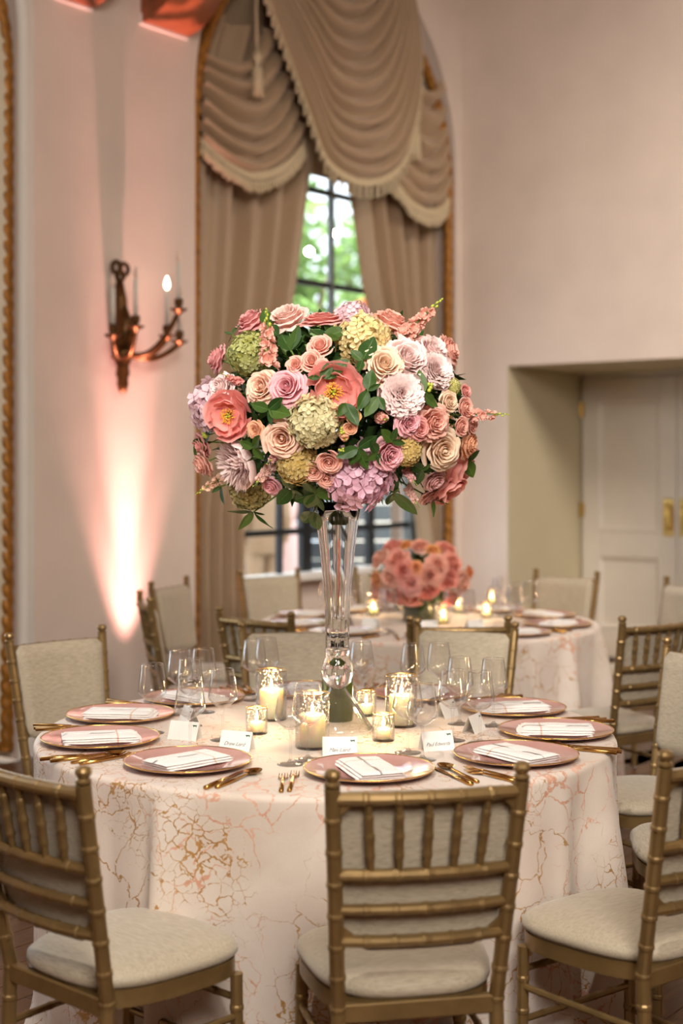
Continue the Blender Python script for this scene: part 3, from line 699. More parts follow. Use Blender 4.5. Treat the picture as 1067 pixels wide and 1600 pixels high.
def tassel(x, y, lab):
    s, z = wa(x, y, .03); t = thing('tassel', lab, 'tassel'); t.matrix_world = WA @ Matrix.Translation((s, .04, z))
    m = MB(); m.tube([(0, 0, .02), (.01, 0, .3), (0, 0, .55)], .008, 6); m.build('cord', M['fringe'], t)
    m = MB(); m.lathe([(.004, .05), (.026, .03), (.03, .0), (.018, -.025), (.022, -.035), (.02, -.05)], 12); m.build('knot', M['fringe'], t)
    m = MB(); m.quadgrid([[(r * cos(2 * PI * k / 28) * (1 if k % 2 else .86), r * sin(2 * PI * k / 28) * (1 if k % 2 else .86), zz) for k in range(28)] for r, zz in ((.02, -.045), (.034, -.07), (.036, -.15), (.042, -.24), (.001, -.24))], True); m.build('skirt', M['fringe'], t)
tassel(400, 92, 'pink-lit tassel hanging beside the left swag'); tassel(648, 200, 'small tassel hanging by the right swag')

# ------------------------------------------------------------------ corbels, sconce, uplight
def corbel(xa, xb, yb, proj, lab):
    s0, z0 = wa(xa, yb[0]); s1, z1 = wa(xb, yb[1]); zb = (z0 + z1) / 2
    t = thing('corbel', lab, 'corbel'); t.matrix_world = WA @ Matrix.Translation(((s0 + s1) / 2, 0, zb)); hw = abs(s0 - s1) / 2
    prof_ = [(0, 0)] + [(proj * sin(PI / 2 * k / 12) ** 1.0, .62 * (1 - cos(PI / 2 * k / 12))) for k in range(1, 13)] + [(proj + .04, .64), (proj + .04, .8), (0, .8)]
    m = MB(); m.prism(prof_, -hw, hw, lambda x, y, z: (y, x, z)); m.build('bracket', M['copper'], t, False)
    m = MB(); m.bbox(-hw - .03, hw + .03, 0, proj + .5, .8, CEIL - zb - .01, .02); m.build('beam_end', M['copper'], t, False)
    m = MB(); m.bbox(-hw - .012, hw + .012, 0, .012, -.015, .05, .003); m.build('wall_plate', M['moulding'], t, False)
corbel(220, 290, (35, 58), .42, 'reddish carved corbel lit from below beside the curtain')
corbel(85, 142, (-3, 12), .42, 'reddish corbel cut off by the top picture edge')

def sconce():
    s, z = wa(181, 510); t = thing('wall_sconce', 'antique bronze five-candle sconce on the pink-lit wall', 'sconce'); t.matrix_world = WA @ Matrix.Translation((s, 0, z))
    zt, zb = wa(180, 440)[1] - z, wa(180, 612)[1] - z
    m = MB(); m.tube([(0, .03, zt), (0, .035, zt * .6), (0, .045, 0), (0, .05, zb * .5)], [.02, .038, .042, .06], 10); m.build('backplate', M['bronze'], t)
    for k, (dx, dz, r) in enumerate(((.028, .075, .032), (-.03, .07, .032), (0, .03, .026))):
        m = MB(); m.tube([(dx + r * cos(a * PI / 8), .035, zt + dz + r * sin(a * PI / 8)) for a in range(17)], .012, 8, False); m.build('bow_loop', M['bronze'], t)
    m = MB(); m.lathe([(.03, zb * .30), (.062, zb * .42), (.05, zb * .52), (.034, zb * .62), (.04, zb * .74), (.03, zb * .8), (.034, zb * .9), (.02, zb), (.001, zb - .01)], 14, (0, .055, 0)); m.build('drop_finial', M['bronze'], t)
    m = MB(); m.tube([(0, .05, .12), (0, .08, .0), (0, .07, -.1), (0, .05, -.16)], [.02, .05, .045, .03], 10); m.build('urn', M['bronze'], t)
    # arms: lateral reach (towards -s = right in the picture), height of the cup
    for k, (ds, dn, zc, lit) in enumerate(((.20, .13, -.02, False), (.10, .20, .03, False), (-.17, .17, .00, True), (-.30, .14, -.02, False), (-.16, .27, .14, False))):
        pts = []
        for q in range(11):
            f = q / 10; pts.append((-ds * -1 * f * 1.0 if False else ds * f, .06 + dn * f, -.14 + (zc + .07) * f ** 2.2 - .05 * sin(PI * f)))
        e = pts[-1]
        a = MB(); a.tube(pts, [.017 - .006 * abs(.5 - i / 10) for i in range(11)], 8)
        arm = a.build('arm', M['bronze'], t)
        c = MB(); c.lathe([(.006, -.02), (.02, .0), (.046, .012), (.05, .02), (.02, .022), (.016, .03), (.024, .045), (.024, .075), (.001, .076)], 14, e); c.build('candle_cup', M['bronze'], arm)
        c = MB(); c.lathe([(.013, .07), (.013, .27), (.006, .275)], 12, e); c.build('candle_sleeve', M['sleeve'], arm)
        c = MB(); c.lathe([(.004, .272), (.016, .295), (.014, .315), (.004, .345), (.0005, .35)], 10, e, False); c.build('bulb', M['bulb' if lit else 'dim_bulb'], arm)
sconce()
def uplight(x, n, lab, energy, col, tgt_z=3.2, tgt_n=.0, ang=30):
    s = wa(x, 900)[0]; t = thing('uplight', lab, 'lamp'); t.matrix_world = WA @ Matrix.Translation((s, n, 0))
    m = MB(); m.lathe([(.075, .02), (.08, .03), (.08, .20), (.07, .205), (.065, .17), (.0005, .165)], 24); m.build('housing', M['can'], t)
    m = MB(); m.bbox(-.11, .11, -.05, .05, 0, .02, .005); m.build('base', M['can'], t, False)
    p = WA @ Vector((s, n, .22)); q = WA @ Vector((s, tgt_n, tgt_z))
    lamp('uplight_flood', 'SPOT', p, q, energy * .34, col, shadow_soft_size=.03, spot_size=R(ang), spot_blend=1.0)
    return lamp('uplight_beam', 'SPOT', p, WA @ Vector((s, 0, 3.6)), energy, col, shadow_soft_size=.03, spot_size=R(21), spot_blend=1.0)
uplight(196, .16, 'small black uplight on the floor below the sconce', 520, (1.0, .45, .41), 4.8, -.06, 44)

# ------------------------------------------------------------------ chairs
def ringed(pts, r, step=.068, rr=1.13, n=12):
    """bamboo-turned rod: thin collars at even steps"""
    pts = [Vector(p) for p in pts]; out = []; rad = []
    L = [0]
    for a, b in zip(pts[:-1], pts[1:]): L.append(L[-1] + (b - a).length)
    def at(l):
        for i in range(len(pts) - 1):
            if l <= L[i + 1] + 1e-9: return pts[i].lerp(pts[i + 1], (l - L[i]) / (L[i + 1] - L[i]))
        return pts[-1]
    T = L[-1]; k = max(2, round(T / step)); h = .0035
    ls = {0.0, T}
    for i in range(1, k):
        c = T * i / k
        for d in (-2.2 * h, -h, h, 2.2 * h): ls.add(c + d)
    for i in range(len(pts)): ls.add(L[i])
    for l in sorted(ls):
        near = min((abs(l - T * i / k) for i in range(1, k)), default=9)
        out.append(at(l)); rad.append(r * (rr if near < h * 1.5 else 1.0))
    return out, rad
def make_chair():
    t = thing('banquet_chair', 'chair', 'chair'); g = M['gold']
    zt = .895; yb, yt = -.185, -.275
    def post(z):      # back post centre line
        f = max(0, (z - .42) / (.92 - .42)); return .168 + .030 * f, yb + (yt - yb) * f
    def bow(x, w): return -.022 * (1 - (x / w) ** 2)
    for s in (-1, 1):
        pts = [(s * .172, yb + .0 - .02, .012), (s * .168, yb, .42)] + [(s * post(z)[0], post(z)[1], z) for z in (.55, .7, .8, zt)]
        p, r = ringed(pts, .0162); m = MB(); m.tube(p, r, 12); o = m.build('post', g, t, angle=22)
        x, y = post(zt); x *= s
        m = MB(); m.lathe([(.013, 0), (.0165, .004), (.0165, .009), (.011, .013), (.0165, .02), (.018, .026), (.0155, .033), (.008, .037), (.0005, .0375)], 14, (x, y, zt)); m.build('finial', g, o, angle=22)
        m = MB(); m.lathe([(.012, 0), (.014, .004), (.012, .014)], 12, (s * .172, yb - .02, 0)); m.build('glide', M['chrome'], o)
    for z, r in ((.872, .0135), (.712, .0125), (.638, .0115), (.570, .0125)):
        w, y = post(z); pts = [(w * q, y + bow(q, 1), z) for q in [i / 10 for i in range(-10, 11)]]
        p, rd = ringed(pts, r, .062, 1.14); m = MB(); m.tube(p, rd, 10); m.build('top_rail' if z > .8 else 'rail', g, t, angle=22)
    for i in range(5):
        q = (i - 2) / 2 * .64; w1, y1 = post(.87); w0, y0 = post(.712)
        a = Vector((w0 * q * .95, y0 + bow(q, 1), .712)); b = Vector((w1 * q, y1 + bow(q, 1), .872))
        p, rd = ringed([a, a.lerp(b, .5), b], .0088, .04, 1.18, 8)
        rd = [r_ * (.75 + .35 * sin(PI * k / (len(rd) - 1)) ** .5) for k, r_ in enumerate(rd)]; m = MB(); m.tube(p, rd, 8); m.build('spindle', g, t, angle=22)
    for s in (-1, 1):
        for z, dz in ((.872, -.05), (.570, .045)):
            w, y = post(z); w2, y2 = post(z + dz); w *= s; w2 *= s
            m = MB(); b = len(m.v); a_ = [(w, y, z), (w - s * .05, y + bow(.74, 1) + .004, z), (w2, y2, z + dz)]
            m.v += [(x, yy - .006, zz) for x, yy, zz in a_] + [(x, yy + .006, zz) for x, yy, zz in a_]; m.f += [(0, 1, 2), (5, 4, 3), (0, 3, 4, 1), (1, 4, 5, 2), (2, 5, 3, 0)]; m.build('bracket', g, t, False)
    # padded back, held in front of the rails
    def shell(y_off, zlo, zhi, inset, nx=22, nz=18):
        rows = []
        for i in range(nz + 1):
            v = i / nz; z = zlo + (zhi - zlo) * v; w, y = post(z); hw = w - inset
            # rounded corners
            rc = .05; e = min(z - zlo, 9); cut = 0
            if e < rc: cut = rc - math.sqrt(max(0, rc * rc - (rc - e) ** 2))
            e2 = zhi - z
            if e2 < .02: cut = max(cut, .02 - math.sqrt(max(0, .0004 - (.02 - e2) ** 2)))
            hw -= cut; row = []
            for j in range(nx + 1):
                q = -1 + 2 * j / nx; ed = min(1, (1 - abs(q)) * 7) ** .5 * min(1, v * 9, (1 - v) * 9) ** .5
                row.append((hw * q, y + bow(q * hw / w, 1) + .0135 + y_off * (.25 + .75 * ed), z))
            rows.append(row)
        return rows
    m = MB(); f = shell(.030, .545, .884, .0135); bk = shell(.004, .545, .884, .0135)
    m.quadgrid(f); m.quadgrid(bk)
    per = lambda R_: R_[0] + [r[-1] for r in R_[1:-1]] + R_[-1][::-1] + [r[0] for r in R_[1:-1]][::-1]
    m.quadgrid([per(f), per(bk)], True); m.build('back_pad', M['fabric'], t, True, angle=60)
    # seat
    def outline(grow, n=48):
        out = []
        for k in range(n):
            a = 2 * PI * k / n; c, s_ = cos(a), sin(a); e = .62
            x = math.copysign(abs(c) ** e, c); y = math.copysign(abs(s_) ** e, s_)
            hw = .174 + (.222 - .174) * (y + 1) / 2 + grow
            out.append((hw * x, .012 + (.205 + grow) * y))
        return out
    def ring(gr, z, crown=0): return [(x, y, z) for x, y in outline(gr)]
    m = MB(); b = m.quadgrid([ring(-.014, .393), ring(-.002, .396), ring(-.002, .432), ring(-.012, .436)], True); m.f.append(tuple(b + k for k in range(47, -1, -1))); m.f.append(tuple(b + 144 + k for k in range(48))); m.build('seat_frame', g, t, angle=45)
    m = MB(); rr = [(-.006, .434), (.004, .444), (.003, .458), (-.012, .470), (-.04, .478), (-.08, .483), (-.13, .486), (-.165, .487)]
    b = m.quadgrid([ring(gr, z) for gr, z in rr], True); m.f.append(tuple(b + k for k in range(47, -1, -1))); m.f.append(tuple(b + 48 * (len(rr) - 1) + k for k in range(48))); m.build('seat_pad', M['fabric'], t)
    m = MB(); m.bbox(-.165, .165, yb - .012, yb + .012, .393, .432, .003); m.build('back_apron', g, t, False)
    for s in (-1, 1):
        p, r = ringed([(s * .19, .170, .012), (s * .186, .168, .396)], .0145, .07); m = MB(); m.tube(p, r, 12); o = m.build('leg', g, t, angle=22)
        m = MB(); m.lathe([(.012, 0), (.014, .004), (.012, .014)], 12, (s * .19, .170, 0)); m.build('glide', M['chrome'], o)
        for z in (.16, .30): p, r = ringed([(s * .188, .169, z), (s * .1695, yb - .01, z)], .0085, .06); m = MB(); m.tube(p, r, 8); m.build('stretcher', g, t, angle=22)
    for y, z in ((.169, .22), (.169, .34), (yb - .006, .22)): p, r = ringed([(-.18 if y > 0 else -.168, y, z), (.18 if y > 0 else .168, y, z)], .0085, .06); m = MB(); m.tube(p, r, 8); m.build('stretcher', g, t, angle=22)
    return t
T1 = Vector((-.045, 4.16, 0)); T2 = Vector((.425, 7.0, 0)); TR = .835; TH = .76
chair = Stock(make_chair())
def place_chair(c, ang, r, lab, turn=0):
    """ang measured from the camera side of the table, clockwise seen from above towards the right"""
    a = R(ang); p = c + Vector((sin(a), -cos(a), 0)) * (r - .20)
    chair.put(p, a + R(turn), lab, 'chair', 'gold bamboo-turned banquet chairs')
place_chair(T1, 9.3, 1.245, 'gold spindle-back chair seen from behind at front centre', 1.5)
place_chair(T1, -24.5, 1.265, 'gold spindle-back chair cut by the lower left picture edge', -17)
place_chair(T1, 42, 1.285, 'gold spindle-back chair at lower right with striped shadows on seat', -5)
place_chair(T1, 84, 1.30, 'chair mostly outside the right picture edge, second seat down')
place_chair(T1, 117, 1.36, 'chair at the right picture edge facing left, upholstered back in view')
place_chair(T1, 159, 1.40, 'chair behind main table right of the vase, padded back facing camera')
place_chair(T1, 186, 1.27, 'chair behind main table left of the vase, padded back facing camera')
place_chair(T1, -137, 1.40, 'chair at far left of main table against the pink-lit wall')
place_chair(T2, 2, 1.24, 'dark gold chair of the back table, back-to-back with main table chair')
place_chair(T2, -37, 1.24, 'pale gold chair of the back table left of the vase, spindles showing')
place_chair(T2, -75, 1.32, 'pale gold spindle chair nearest the uplit wall')
place_chair(T2, -111, 1.36, 'chair of back table by the left drape, plain padded back')
place_chair(T2, -145, 1.40, 'chair of back table below the lower window panes')
place_chair(T2, 186, 1.36, 'chair hidden behind the low coral arrangement')
place_chair(T2, 143, 1.36, 'chair of back table in front of the door niche')
place_chair(T2, 110, 1.42, 'pale chair cut by right picture edge before the door')
place_chair(T2, 35, 1.42, 'dark gold spindle chair between back table and right chairs')

# ------------------------------------------------------------------ tables and cloths
def table(c, lab_t, lab_c, seed, seam):
    t = thing('round_table', lab_t, 'table', c)
    m = MB(); m.lathe([(TR - .012, TH - .03), (TR - .006, TH - .026), (TR - .006, TH - .008), (TR - .012, TH - .004)], 64); m.build('tabletop', M['wood'], t, angle=40)
    for k in range(4):
        a = PI / 4 + k * PI / 2; m = MB(); m.tube([(.55 * cos(a), .55 * sin(a), TH - .03), (.6 * cos(a), .6 * sin(a), 0)], .016, 8); m.build('leg', M['black_metal'], t)
    rnd = random.Random(seed); n = 360
    fl = [(rnd.uniform(0, 2 * PI), rnd.uniform(.05, .12), rnd.uniform(.03, .07)) for _ in range(22)]
    ph = [rnd.uniform(0, 6.28) for _ in range(3)]
    def fold(a):
        v = .35 * sin(9 * a + ph[0]) * .03 + .018 * sin(5 * a + ph[1])
        for c0, w, h in fl:
            d = (a - c0 + PI) % (2 * PI) - PI; v += h * math.exp(-(d / w) ** 2)
        d = (a - seam + PI) % (2 * PI) - PI
        v += .085 * (1 / (1 + math.exp(-d / .008))) * math.exp(-max(0, d) / .25)      # a pressed overlap
        return v - .045
    rows = []
    for r_, z in ((.001, TH), (.3, TH), (.6, TH), (TR - .02, TH)): rows.append([(r_ * cos(2 * PI * k / n), r_ * sin(2 * PI * k / n), z + .0008) for k in range(n)])
    for q in range(1, 6):
        a_ = PI / 2 * q / 5; rows.append([((TR - .016 + .018 * sin(a_)) * cos(2 * PI * k / n), (TR - .016 + .018 * sin(a_)) * sin(2 * PI * k / n), TH + .0008 - .018 * (1 - cos(a_))) for k in range(n)])
    for q in range(1, 26):
        f = q / 25; z = (TH - .017) * (1 - f) + .004 * f; row = []
        for k in range(n):
            a = 2 * PI * k / n; g = min(1, f * 1.25) ** .6; rr = TR + .003 + g * max(-.02, fold(a)) + .01 * f + (.03 * max(0, f - .94) / .06 * (.5 + .5 * sin(13 * a)))
            row.append((rr * cos(a), rr * sin(a), z))
        rows.append(row)
    m = MB(); m.quadgrid(rows, True); o = m.build('tablecloth', M['cloth'], None, True); o.location = c
    tag(o, lab_c, 'tablecloth'); return o
table(T1, 'round banquet table under the front marbled cloth', 'ivory floor-length cloth with gold marble veins on front table', 4, R(241))
table(T2, 'round banquet table under the rear marbled cloth', 'ivory marbled cloth on the blurred back table', 8, R(300))
ZT = TH + .0008

# ------------------------------------------------------------------ tableware prototypes
def make_charger():
    t = thing('charger_plate', 'plate', 'plate')
    pr = [(.001, .004), (.085, .004), (.10, .007), (.125, .012), (.160, .017), (.1635, .0185)]
    m = MB(); m.lathe([(.001, 0), (.08, 0), (.098, .003), (.125, .008), (.160, .0135), (.1645, .0165), (.1635, .0185)] + pr[::-1][1:], 72, cap=False); m.build('plate', M['charger'], t)
    m = MB(); m.tube([(.1640 * cos(2 * PI * k / 72), .1640 * sin(2 * PI * k / 72), .0178) for k in range(73)], .0017, 6, False); m.build('gold_rim', M['goldrim'], t); return t
def make_napkin():
    """a linen square folded to a flat oblong of four leaves"""
    t = thing('napkin', 'napkin', 'napkin'); nx, ny = 20, 12
    rnd = random.Random(2)
    for L in range(3):
        W_, D_ = .108 - .003 * L, .064 - .002 * L; z0 = .0058 * L; th = .0092; sk = .005 * (L - 1)
        def P(u, v, top):
            e = min(1, (1 - abs(u)) * 10, (1 - abs(v)) * 9) ** .5 if min(1 - abs(u), 1 - abs(v)) > 0 else 0
            w = .0016 * sin(5 * u + L) * cos(3 * v + 2 * L)
            z = z0 + th / 2 + (th / 2 * e + w * .6 if top else -th / 2 * e + (w * .3 if L else 0))
            sh = .0 + .004 * L * (1 if v < 0 else -.5)
            return (W_ * u + sk, D_ * v + sh, max(0, z))
        m = MB(); g = [[P(-1 + 2 * j / nx, -1 + 2 * i / ny, True) for j in range(nx + 1)] for i in range(ny + 1)]; h = [[P(-1 + 2 * j / nx, -1 + 2 * i / ny, False) for j in range(nx + 1)] for i in range(ny + 1)]
        m.quadgrid(g); m.quadgrid([r[::-1] for r in h]); m.build('fold', M['napkin'], t)
    return t
def make_fork(L, lab):
    t = thing('fork', lab, 'fork'); m = MB()
    m.tube([(0, -L / 2, .004), (0, -L * .1, .0055), (0, L * .16, .007), (0, L * .23, .0055)], [.0052, .0044, .003, .0042], 8, True, 1.15); m.build('handle', M['cutlery'], t)
    h = MB(); rows = []
    for i, f in enumerate((0, .3, .6, 1)):
        y = L * (.22 + .10 * f); w = .004 + .009 * min(1, f * 1.6); z = .0055 - .003 * f
        rows.append([(-w, y, z + .002), (0, y, z), (w, y, z + .002), (w, y, z + .0005), (0, y, z - .0015), (-w, y, z + .0005)])
    h.quadgrid(rows, True); h.build('head', M['cutlery'], t)
    for k in range(4):
        x = (k - 1.5) * .0068; p = MB(); p.tube([(x, L * .315, .003), (x, L * .40, .0028), (x, L * .5, .008)], [.0018, .0017, .0010], 5); p.build('tine', M['cutlery'], t)
    return t
def make_knife():
    t = thing('table_knife', 'knife', 'knife'); L = .225
    m = MB(); m.tube([(0, -L / 2, .005), (0, -L * .2, .0055), (0, L * .02, .005)], [.0058, .0055, .0042], 8, True, 1.2); m.build('handle', M['cutlery'], t)
    m = MB(); poly = [(-.0045, .02), (-.0075, .05), (-.0085, .09), (-.004, .108), (.002, .112), (.0045, .09), (.0045, .02)]
    b = len(m.v); m.v += [(x, y - .018, .0042) for x, y in poly] + [(x, y - .018, .0058) for x, y in poly]; n = len(poly); m.f += [tuple(range(n - 1, -1, -1)), tuple(range(n, 2 * n))] + [(i, (i + 1) % n, n + (i + 1) % n, n + i) for i in range(n)]; m.build('blade', M['cutlery'], t, False); return t
def make_spoon():
    t = thing('soup_spoon', 'spoon', 'spoon'); L = .21
    m = MB(); m.tube([(0, -L / 2, .004), (0, -L * .1, .0055), (0, L * .18, .008), (0, L * .24, .007)], [.0052, .0044, .003, .0035], 8, True, 1.15); m.build('handle', M['cutlery'], t)
    m = MB(); rows = []
    for i in range(7):
        r = i / 6; rows.append([(.021 * r * cos(2 * PI * k / 20) * (1 - .12 * sin(2 * PI * k / 20)), L * .34 + .030 * r * sin(2 * PI * k / 20), .001 + .0095 * r * r) for k in range(20)])
    m.quadgrid(rows, True); m.quadgrid([[(x, y, z + .0012) for x, y, z in r] for r in rows], True); m.build('bowl', M['cutlery'], t); return t
def make_glass():
    t = thing('wine_glass', 'glass', 'glass')
    m = MB(); m.lathe([(.036, .0), (.036, .0014), (.025, .003), (.010, .006), (.0050, .012)], 32); m.build('foot', M['glass'], t)
    m = MB(); m.lathe([(.0050, .012), (.0036, .025), (.0034, .06), (.0042, .082), (.0075, .09)], 16, cap=False); m.build('stem', M['glass'], t)
    m = MB(); m.lathe([(.0005, .0895), (.009, .0905), (.020, .0965), (.034, .108), (.0405, .1155), (.0418, .121), (.0405, .135), (.037, .160), (.0335, .186), (.0320, .197), (.0312, .2), (.0310, .197), (.0325, .185), (.0360, .160), (.0395, .135), (.0406, .121), (.0393, .1165), (.033, .1095), (.019, .0985), (.0005, .0935)], 40, cap=False); m.build('bowl', M['glass'], t); return t
charger = Stock(make_charger()); napkin = Stock(make_napkin()); fork = Stock(make_fork(.20, 'fork')); sfork = Stock(make_fork(.178, 'fork')); knife = Stock(make_knife()); spoon = Stock(make_spoon()); wine = Stock(make_glass())

COW = [(-.0, .30), (.06, .34), (.14, .44), (.20, .40), (.70, .41), (.86, .44), (.94, .40), (.97, .22), (.945, .22), (.925, .32), (.90, .30), (.89, .0), (.81, .0), (.80, .18), (.72, .20), (.40, .17), (.36, .0), (.28, .0), (.26, .19), (.17, .22), (.12, .29), (.04, .25)]
def card(p, rz, lab, text=None):
    t = thing('place_card', lab, 'card', p, rz, 'folded place cards')
    w, h, dp = .046, .050, .021                     # leans +y face to the guest (-y)
    for s, nm in ((-1, 'front_leaf'), (1, 'rear_leaf')):
        m = MB(); a = [(-w, s * dp, 0), (w, s * dp, 0), (w, s * .0004, h), (-w, s * .0004, h)]; b = [(x, y - s * .0007, z) for x, y, z in a]
        m.v += a + b; m.f += [(0, 1, 2, 3), (7, 6, 5, 4), (0, 4, 5, 1), (1, 5, 6, 2), (2, 6, 7, 3), (3, 7, 4, 0)]; o = m.build(nm, M['card'], t, False)
        if s < 0: front = o
    tilt = math.atan2(dp, h); fm = Matrix.Translation((0, -dp - .0003, 0)) @ Matrix.Rotation(PI / 2 - tilt, 4, 'X')
    m = MB(); sc = .015
    m.v += [((x - .5) * sc + .034, y * sc + .039, .0004) for x, y in COW]; m.f.append(tuple(range(len(COW)))); o = m.build('cow_emblem', M['greenink'], front, False); o.matrix_local = fm
    if text:
        cu = bpy.data.curves.new('lettering', 'FONT'); cu.body = text; cu.size = .0145; cu.shear = .45; cu.align_x = 'CENTER'; cu.space_character = .92; cu.resolution_u = 3; cu.offset = -.0001
        tmp = bpy.data.objects.new('tmp', cu); me = bpy.data.meshes.new_from_object(tmp); bpy.data.objects.remove(tmp); me.materials.clear(); me.materials.append(M['ink'])
        o = link('lettering', me, front); o.matrix_local = fm @ Matrix.Translation((-.002, .014, .0005))
    return t

# settings: angle, plate radius, name of the place, napkin turn, card turn, text
SET = [
 (11, .600, 'front centre plate', 6, 'Maiv Laird'), (51, .650, 'front right plate', -14, 'Paul Edwards'), (84, .665, 'right edge plate', 2, ''), (117.6, .66, 'back right plate', -14, ''),
 (152, .66, 'plate behind the right glasses', 0, None), (186, .66, 'plate behind the vase', 0, None), (221, .665, 'plate behind the left glasses', 5, None), (-107, .66, 'far left plate', 12, ''), (-73.6, .655, 'left edge plate', -4, ''), (-35.5, .605, 'front left plate', -12, 'Drew Laird')]
rnd = random.Random(21)
for a, r, nm, nt_, txt in SET:
    A = R(a); c = T1 + Vector((sin(A), -cos(A), 0)) * r; out = Vector((sin(A), -cos(A), 0)); lat = Vector((cos(A), sin(A), 0))      # lat: to the guest's right
    rot = A
    charger.put((c.x, c.y, ZT), rot, f'rose pink gold-rimmed glass charger, the {nm}', 'plate', 'rose glass chargers')
    n_ = napkin.put((c.x, c.y, ZT + .0045), rot - PI / 2 + R(nt_), f'folded white linen napkin lying on the {nm}', 'napkin', 'folded napkins')
    for st, dx, dy, lab, cat in ((fork, -.205, .01, 'gold dinner fork left of', 'fork'), (sfork, -.232, .02, 'short gold salad fork left of', 'fork'), (knife, .192, .02, 'gold table knife right of', 'knife'), (spoon, .216, .0, 'gold spoon right of', 'spoon')):
        sg = 1
        p = c + lat * dx * (1 if r > .62 or True else 1) + out * (dy + .02 + abs(dx) * .16)
        st.put((p.x, p.y, ZT), rot + R(rnd.uniform(-4, 4)) + dx * .9, f'{lab} the {nm}', cat, 'gold cutlery on main table')
    if txt is not None:
        q = c - out * .235 + lat * (-.03 if abs(a) < 60 else .02)
        card((q.x, q.y, ZT), rot + R({11: -10, 51: -30, 84: -20, 117.6: -60, -107: 40, -73.6: 50, -35.5: 14}[a]), f'white tent card with green cow mark by the {nm}', txt or None)
GL = [(238, 1145, 'nearest the far left plate, leftmost of all'), (281, 1116, 'partly hidden at the back of the left cluster'), (297, 1134, 'in the middle of the left cluster'), (318, 1113, 'tall at the back right of the left cluster'), (297, 1175, 'at the front of the left cluster by the front left plate'), (348, 1156, 'at the right of the left cluster, before the votive'),
      (397, 1094, 'behind the left pillar candle, left of a pair'), (417, 1091, 'behind the left pillar candle, right of a pair'), (454, 1194, 'in front of the nearest pillar candle'), (481, 1187, 'before the nearest pillar candle, right of a pair'), (565, 1097, 'alone just right of the vase foot'),
      (645, 1103, 'behind the right pillar candle'), (686, 1101, 'at the back of the right cluster'), (637, 1176, 'in front of the right pillar candle'), (660, 1187, 'nearest the front right plate'), (707, 1157, 'in the middle of the right cluster'), (718, 1131, 'second from right at the back of the right cluster'), (750, 1161, 'at the front right of the cluster beside a white card'), (771, 1134, 'rightmost of all on the main table')]
for x, y, lab in GL:
    p = onz(x, y, ZT); wine.put((p.x, p.y, ZT), rnd.uniform(0, 6), f'clear wine glass {lab}', 'glass', 'wine glasses on main table')

# candles
def candle_light(o, z, e):
    d = bpy.data.lights.new('candle_glow', 'POINT'); d.energy = e; d.color = (1, .66, .34); d.shadow_soft_size = .012; l = bpy.data.objects.new('candle_glow', d); COL.objects.link(l); l.parent = o; l.location = (0, 0, z)
def make_holder(r, h, ch, cr, glassm, rim):
    t = thing('candle_holder', 'x', 'candle')
    m = MB(); m.lathe([(.001, 0), (r * .96, 0), (r, .004), (r, h - .002), (r - .001, h), (r - .0025, h - .002), (r - .0025, .006), (.001, .006)], 40, cap=False); m.build('glass_cylinder', glassm, t)
    if rim: m = MB(); m.tube([((r - .001) * cos(2 * PI * k / 40), (r - .001) * sin(2 * PI * k / 40), h) for k in range(41)], .0012, 6, False); m.build('gold_rim', M['goldrim'], t)
    m = MB(); m.lathe([(.001, .0065), (cr, .0065), (cr, ch - .003), (cr - .004, ch), (cr * .7, ch - .003), (.001, ch - .005)], 32, cap=False); c = m.build('candle', M['wax'], t)
    m = MB(); m.tube([(0, 0, ch - .006), (.001, 0, ch + .006)], .0009, 6); m.build('wick', M['black_metal'], c)
    m = MB(); m.lathe([(.0005, ch + .002), (.0042, ch + .008), (.0048, ch + .013), (.003, ch + .022), (.0004, ch + .032)], 10, cap=False); m.build('flame', M['flame'], c); return t
pillar = Stock(make_holder(.047, .150, .093, .036, M['cut_glass'], True)); votive = Stock(make_holder(.0315, .074, .036, .0195, M['mercury'], True))
for x, y, lab in ((424, 1124, 'left of the three diamond-cut glass cylinders with lit pillar candle'), (488, 1168, 'nearest diamond-cut glass cylinder with lit pillar candle'), (627, 1134, 'right diamond-cut glass cylinder with lit pillar candle')):
    p = onz(x, y, ZT); o = pillar.put((p.x, p.y, ZT), 0, lab, 'candle', 'pillar candles'); candle_light(o, .133, .6)
for x, y, lab in ((401, 1146, 'lit votive in crackled glass at left before the glasses'), (599, 1157, 'lit votive in crackled glass right of the centre card'), (572, 1118, 'lit votive in crackled glass behind the vase foot')):
    p = onz(x, y, ZT); o = votive.put((p.x, p.y, ZT), 0, lab, 'candle', 'votives on main table'); candle_light(o, .074, .3)

# back table settings
for k, a in enumerate((2, 35, 72, 110, 143, 186, -145, -111, -75, -40)):
    A = R(a); out = Vector((sin(A), -cos(A), 0)); lat = Vector((cos(A), sin(A), 0)); c = T2 + out * .64
    where = ('nearest the camera', 'right of the near chair', 'at the right edge', 'at the far right', 'before the niche chair', 'behind the low flowers', 'below the window chair', 'at the far left', 'at the left edge', 'left of the near chair')[k]
    charger.put((c.x, c.y, ZT), A, f'blurred rose charger on back table {where}', 'plate', 'chargers on back table')
    napkin.put((c.x, c.y, ZT + .0045), A + R(rnd.uniform(-20, 20)), f'folded napkin on the back table plate {where}', 'napkin', 'napkins on back table')
    for q, (dx, dy) in enumerate(((.07, .22), (.135, .16))):
        p = c - out * dy + lat * dx; wine.put((p.x, p.y, ZT), 0, f'{("inner", "outer")[q]} wine glass on back table {where}', 'glass', 'wine glasses on back table')
    p = c + lat * .2; knife.put((p.x, p.y, ZT), A, f'gold knife on back table {where}', 'knife', 'cutlery on back table')
    p = c - lat * .2; fork.put((p.x, p.y, ZT), A, f'gold fork on back table {where}', 'fork', 'cutlery on back table')
    if a in (2, 35, -40, -75): p = c - out * .24 - lat * .04; card((p.x, p.y, ZT), A, f'place card on back table {where}')
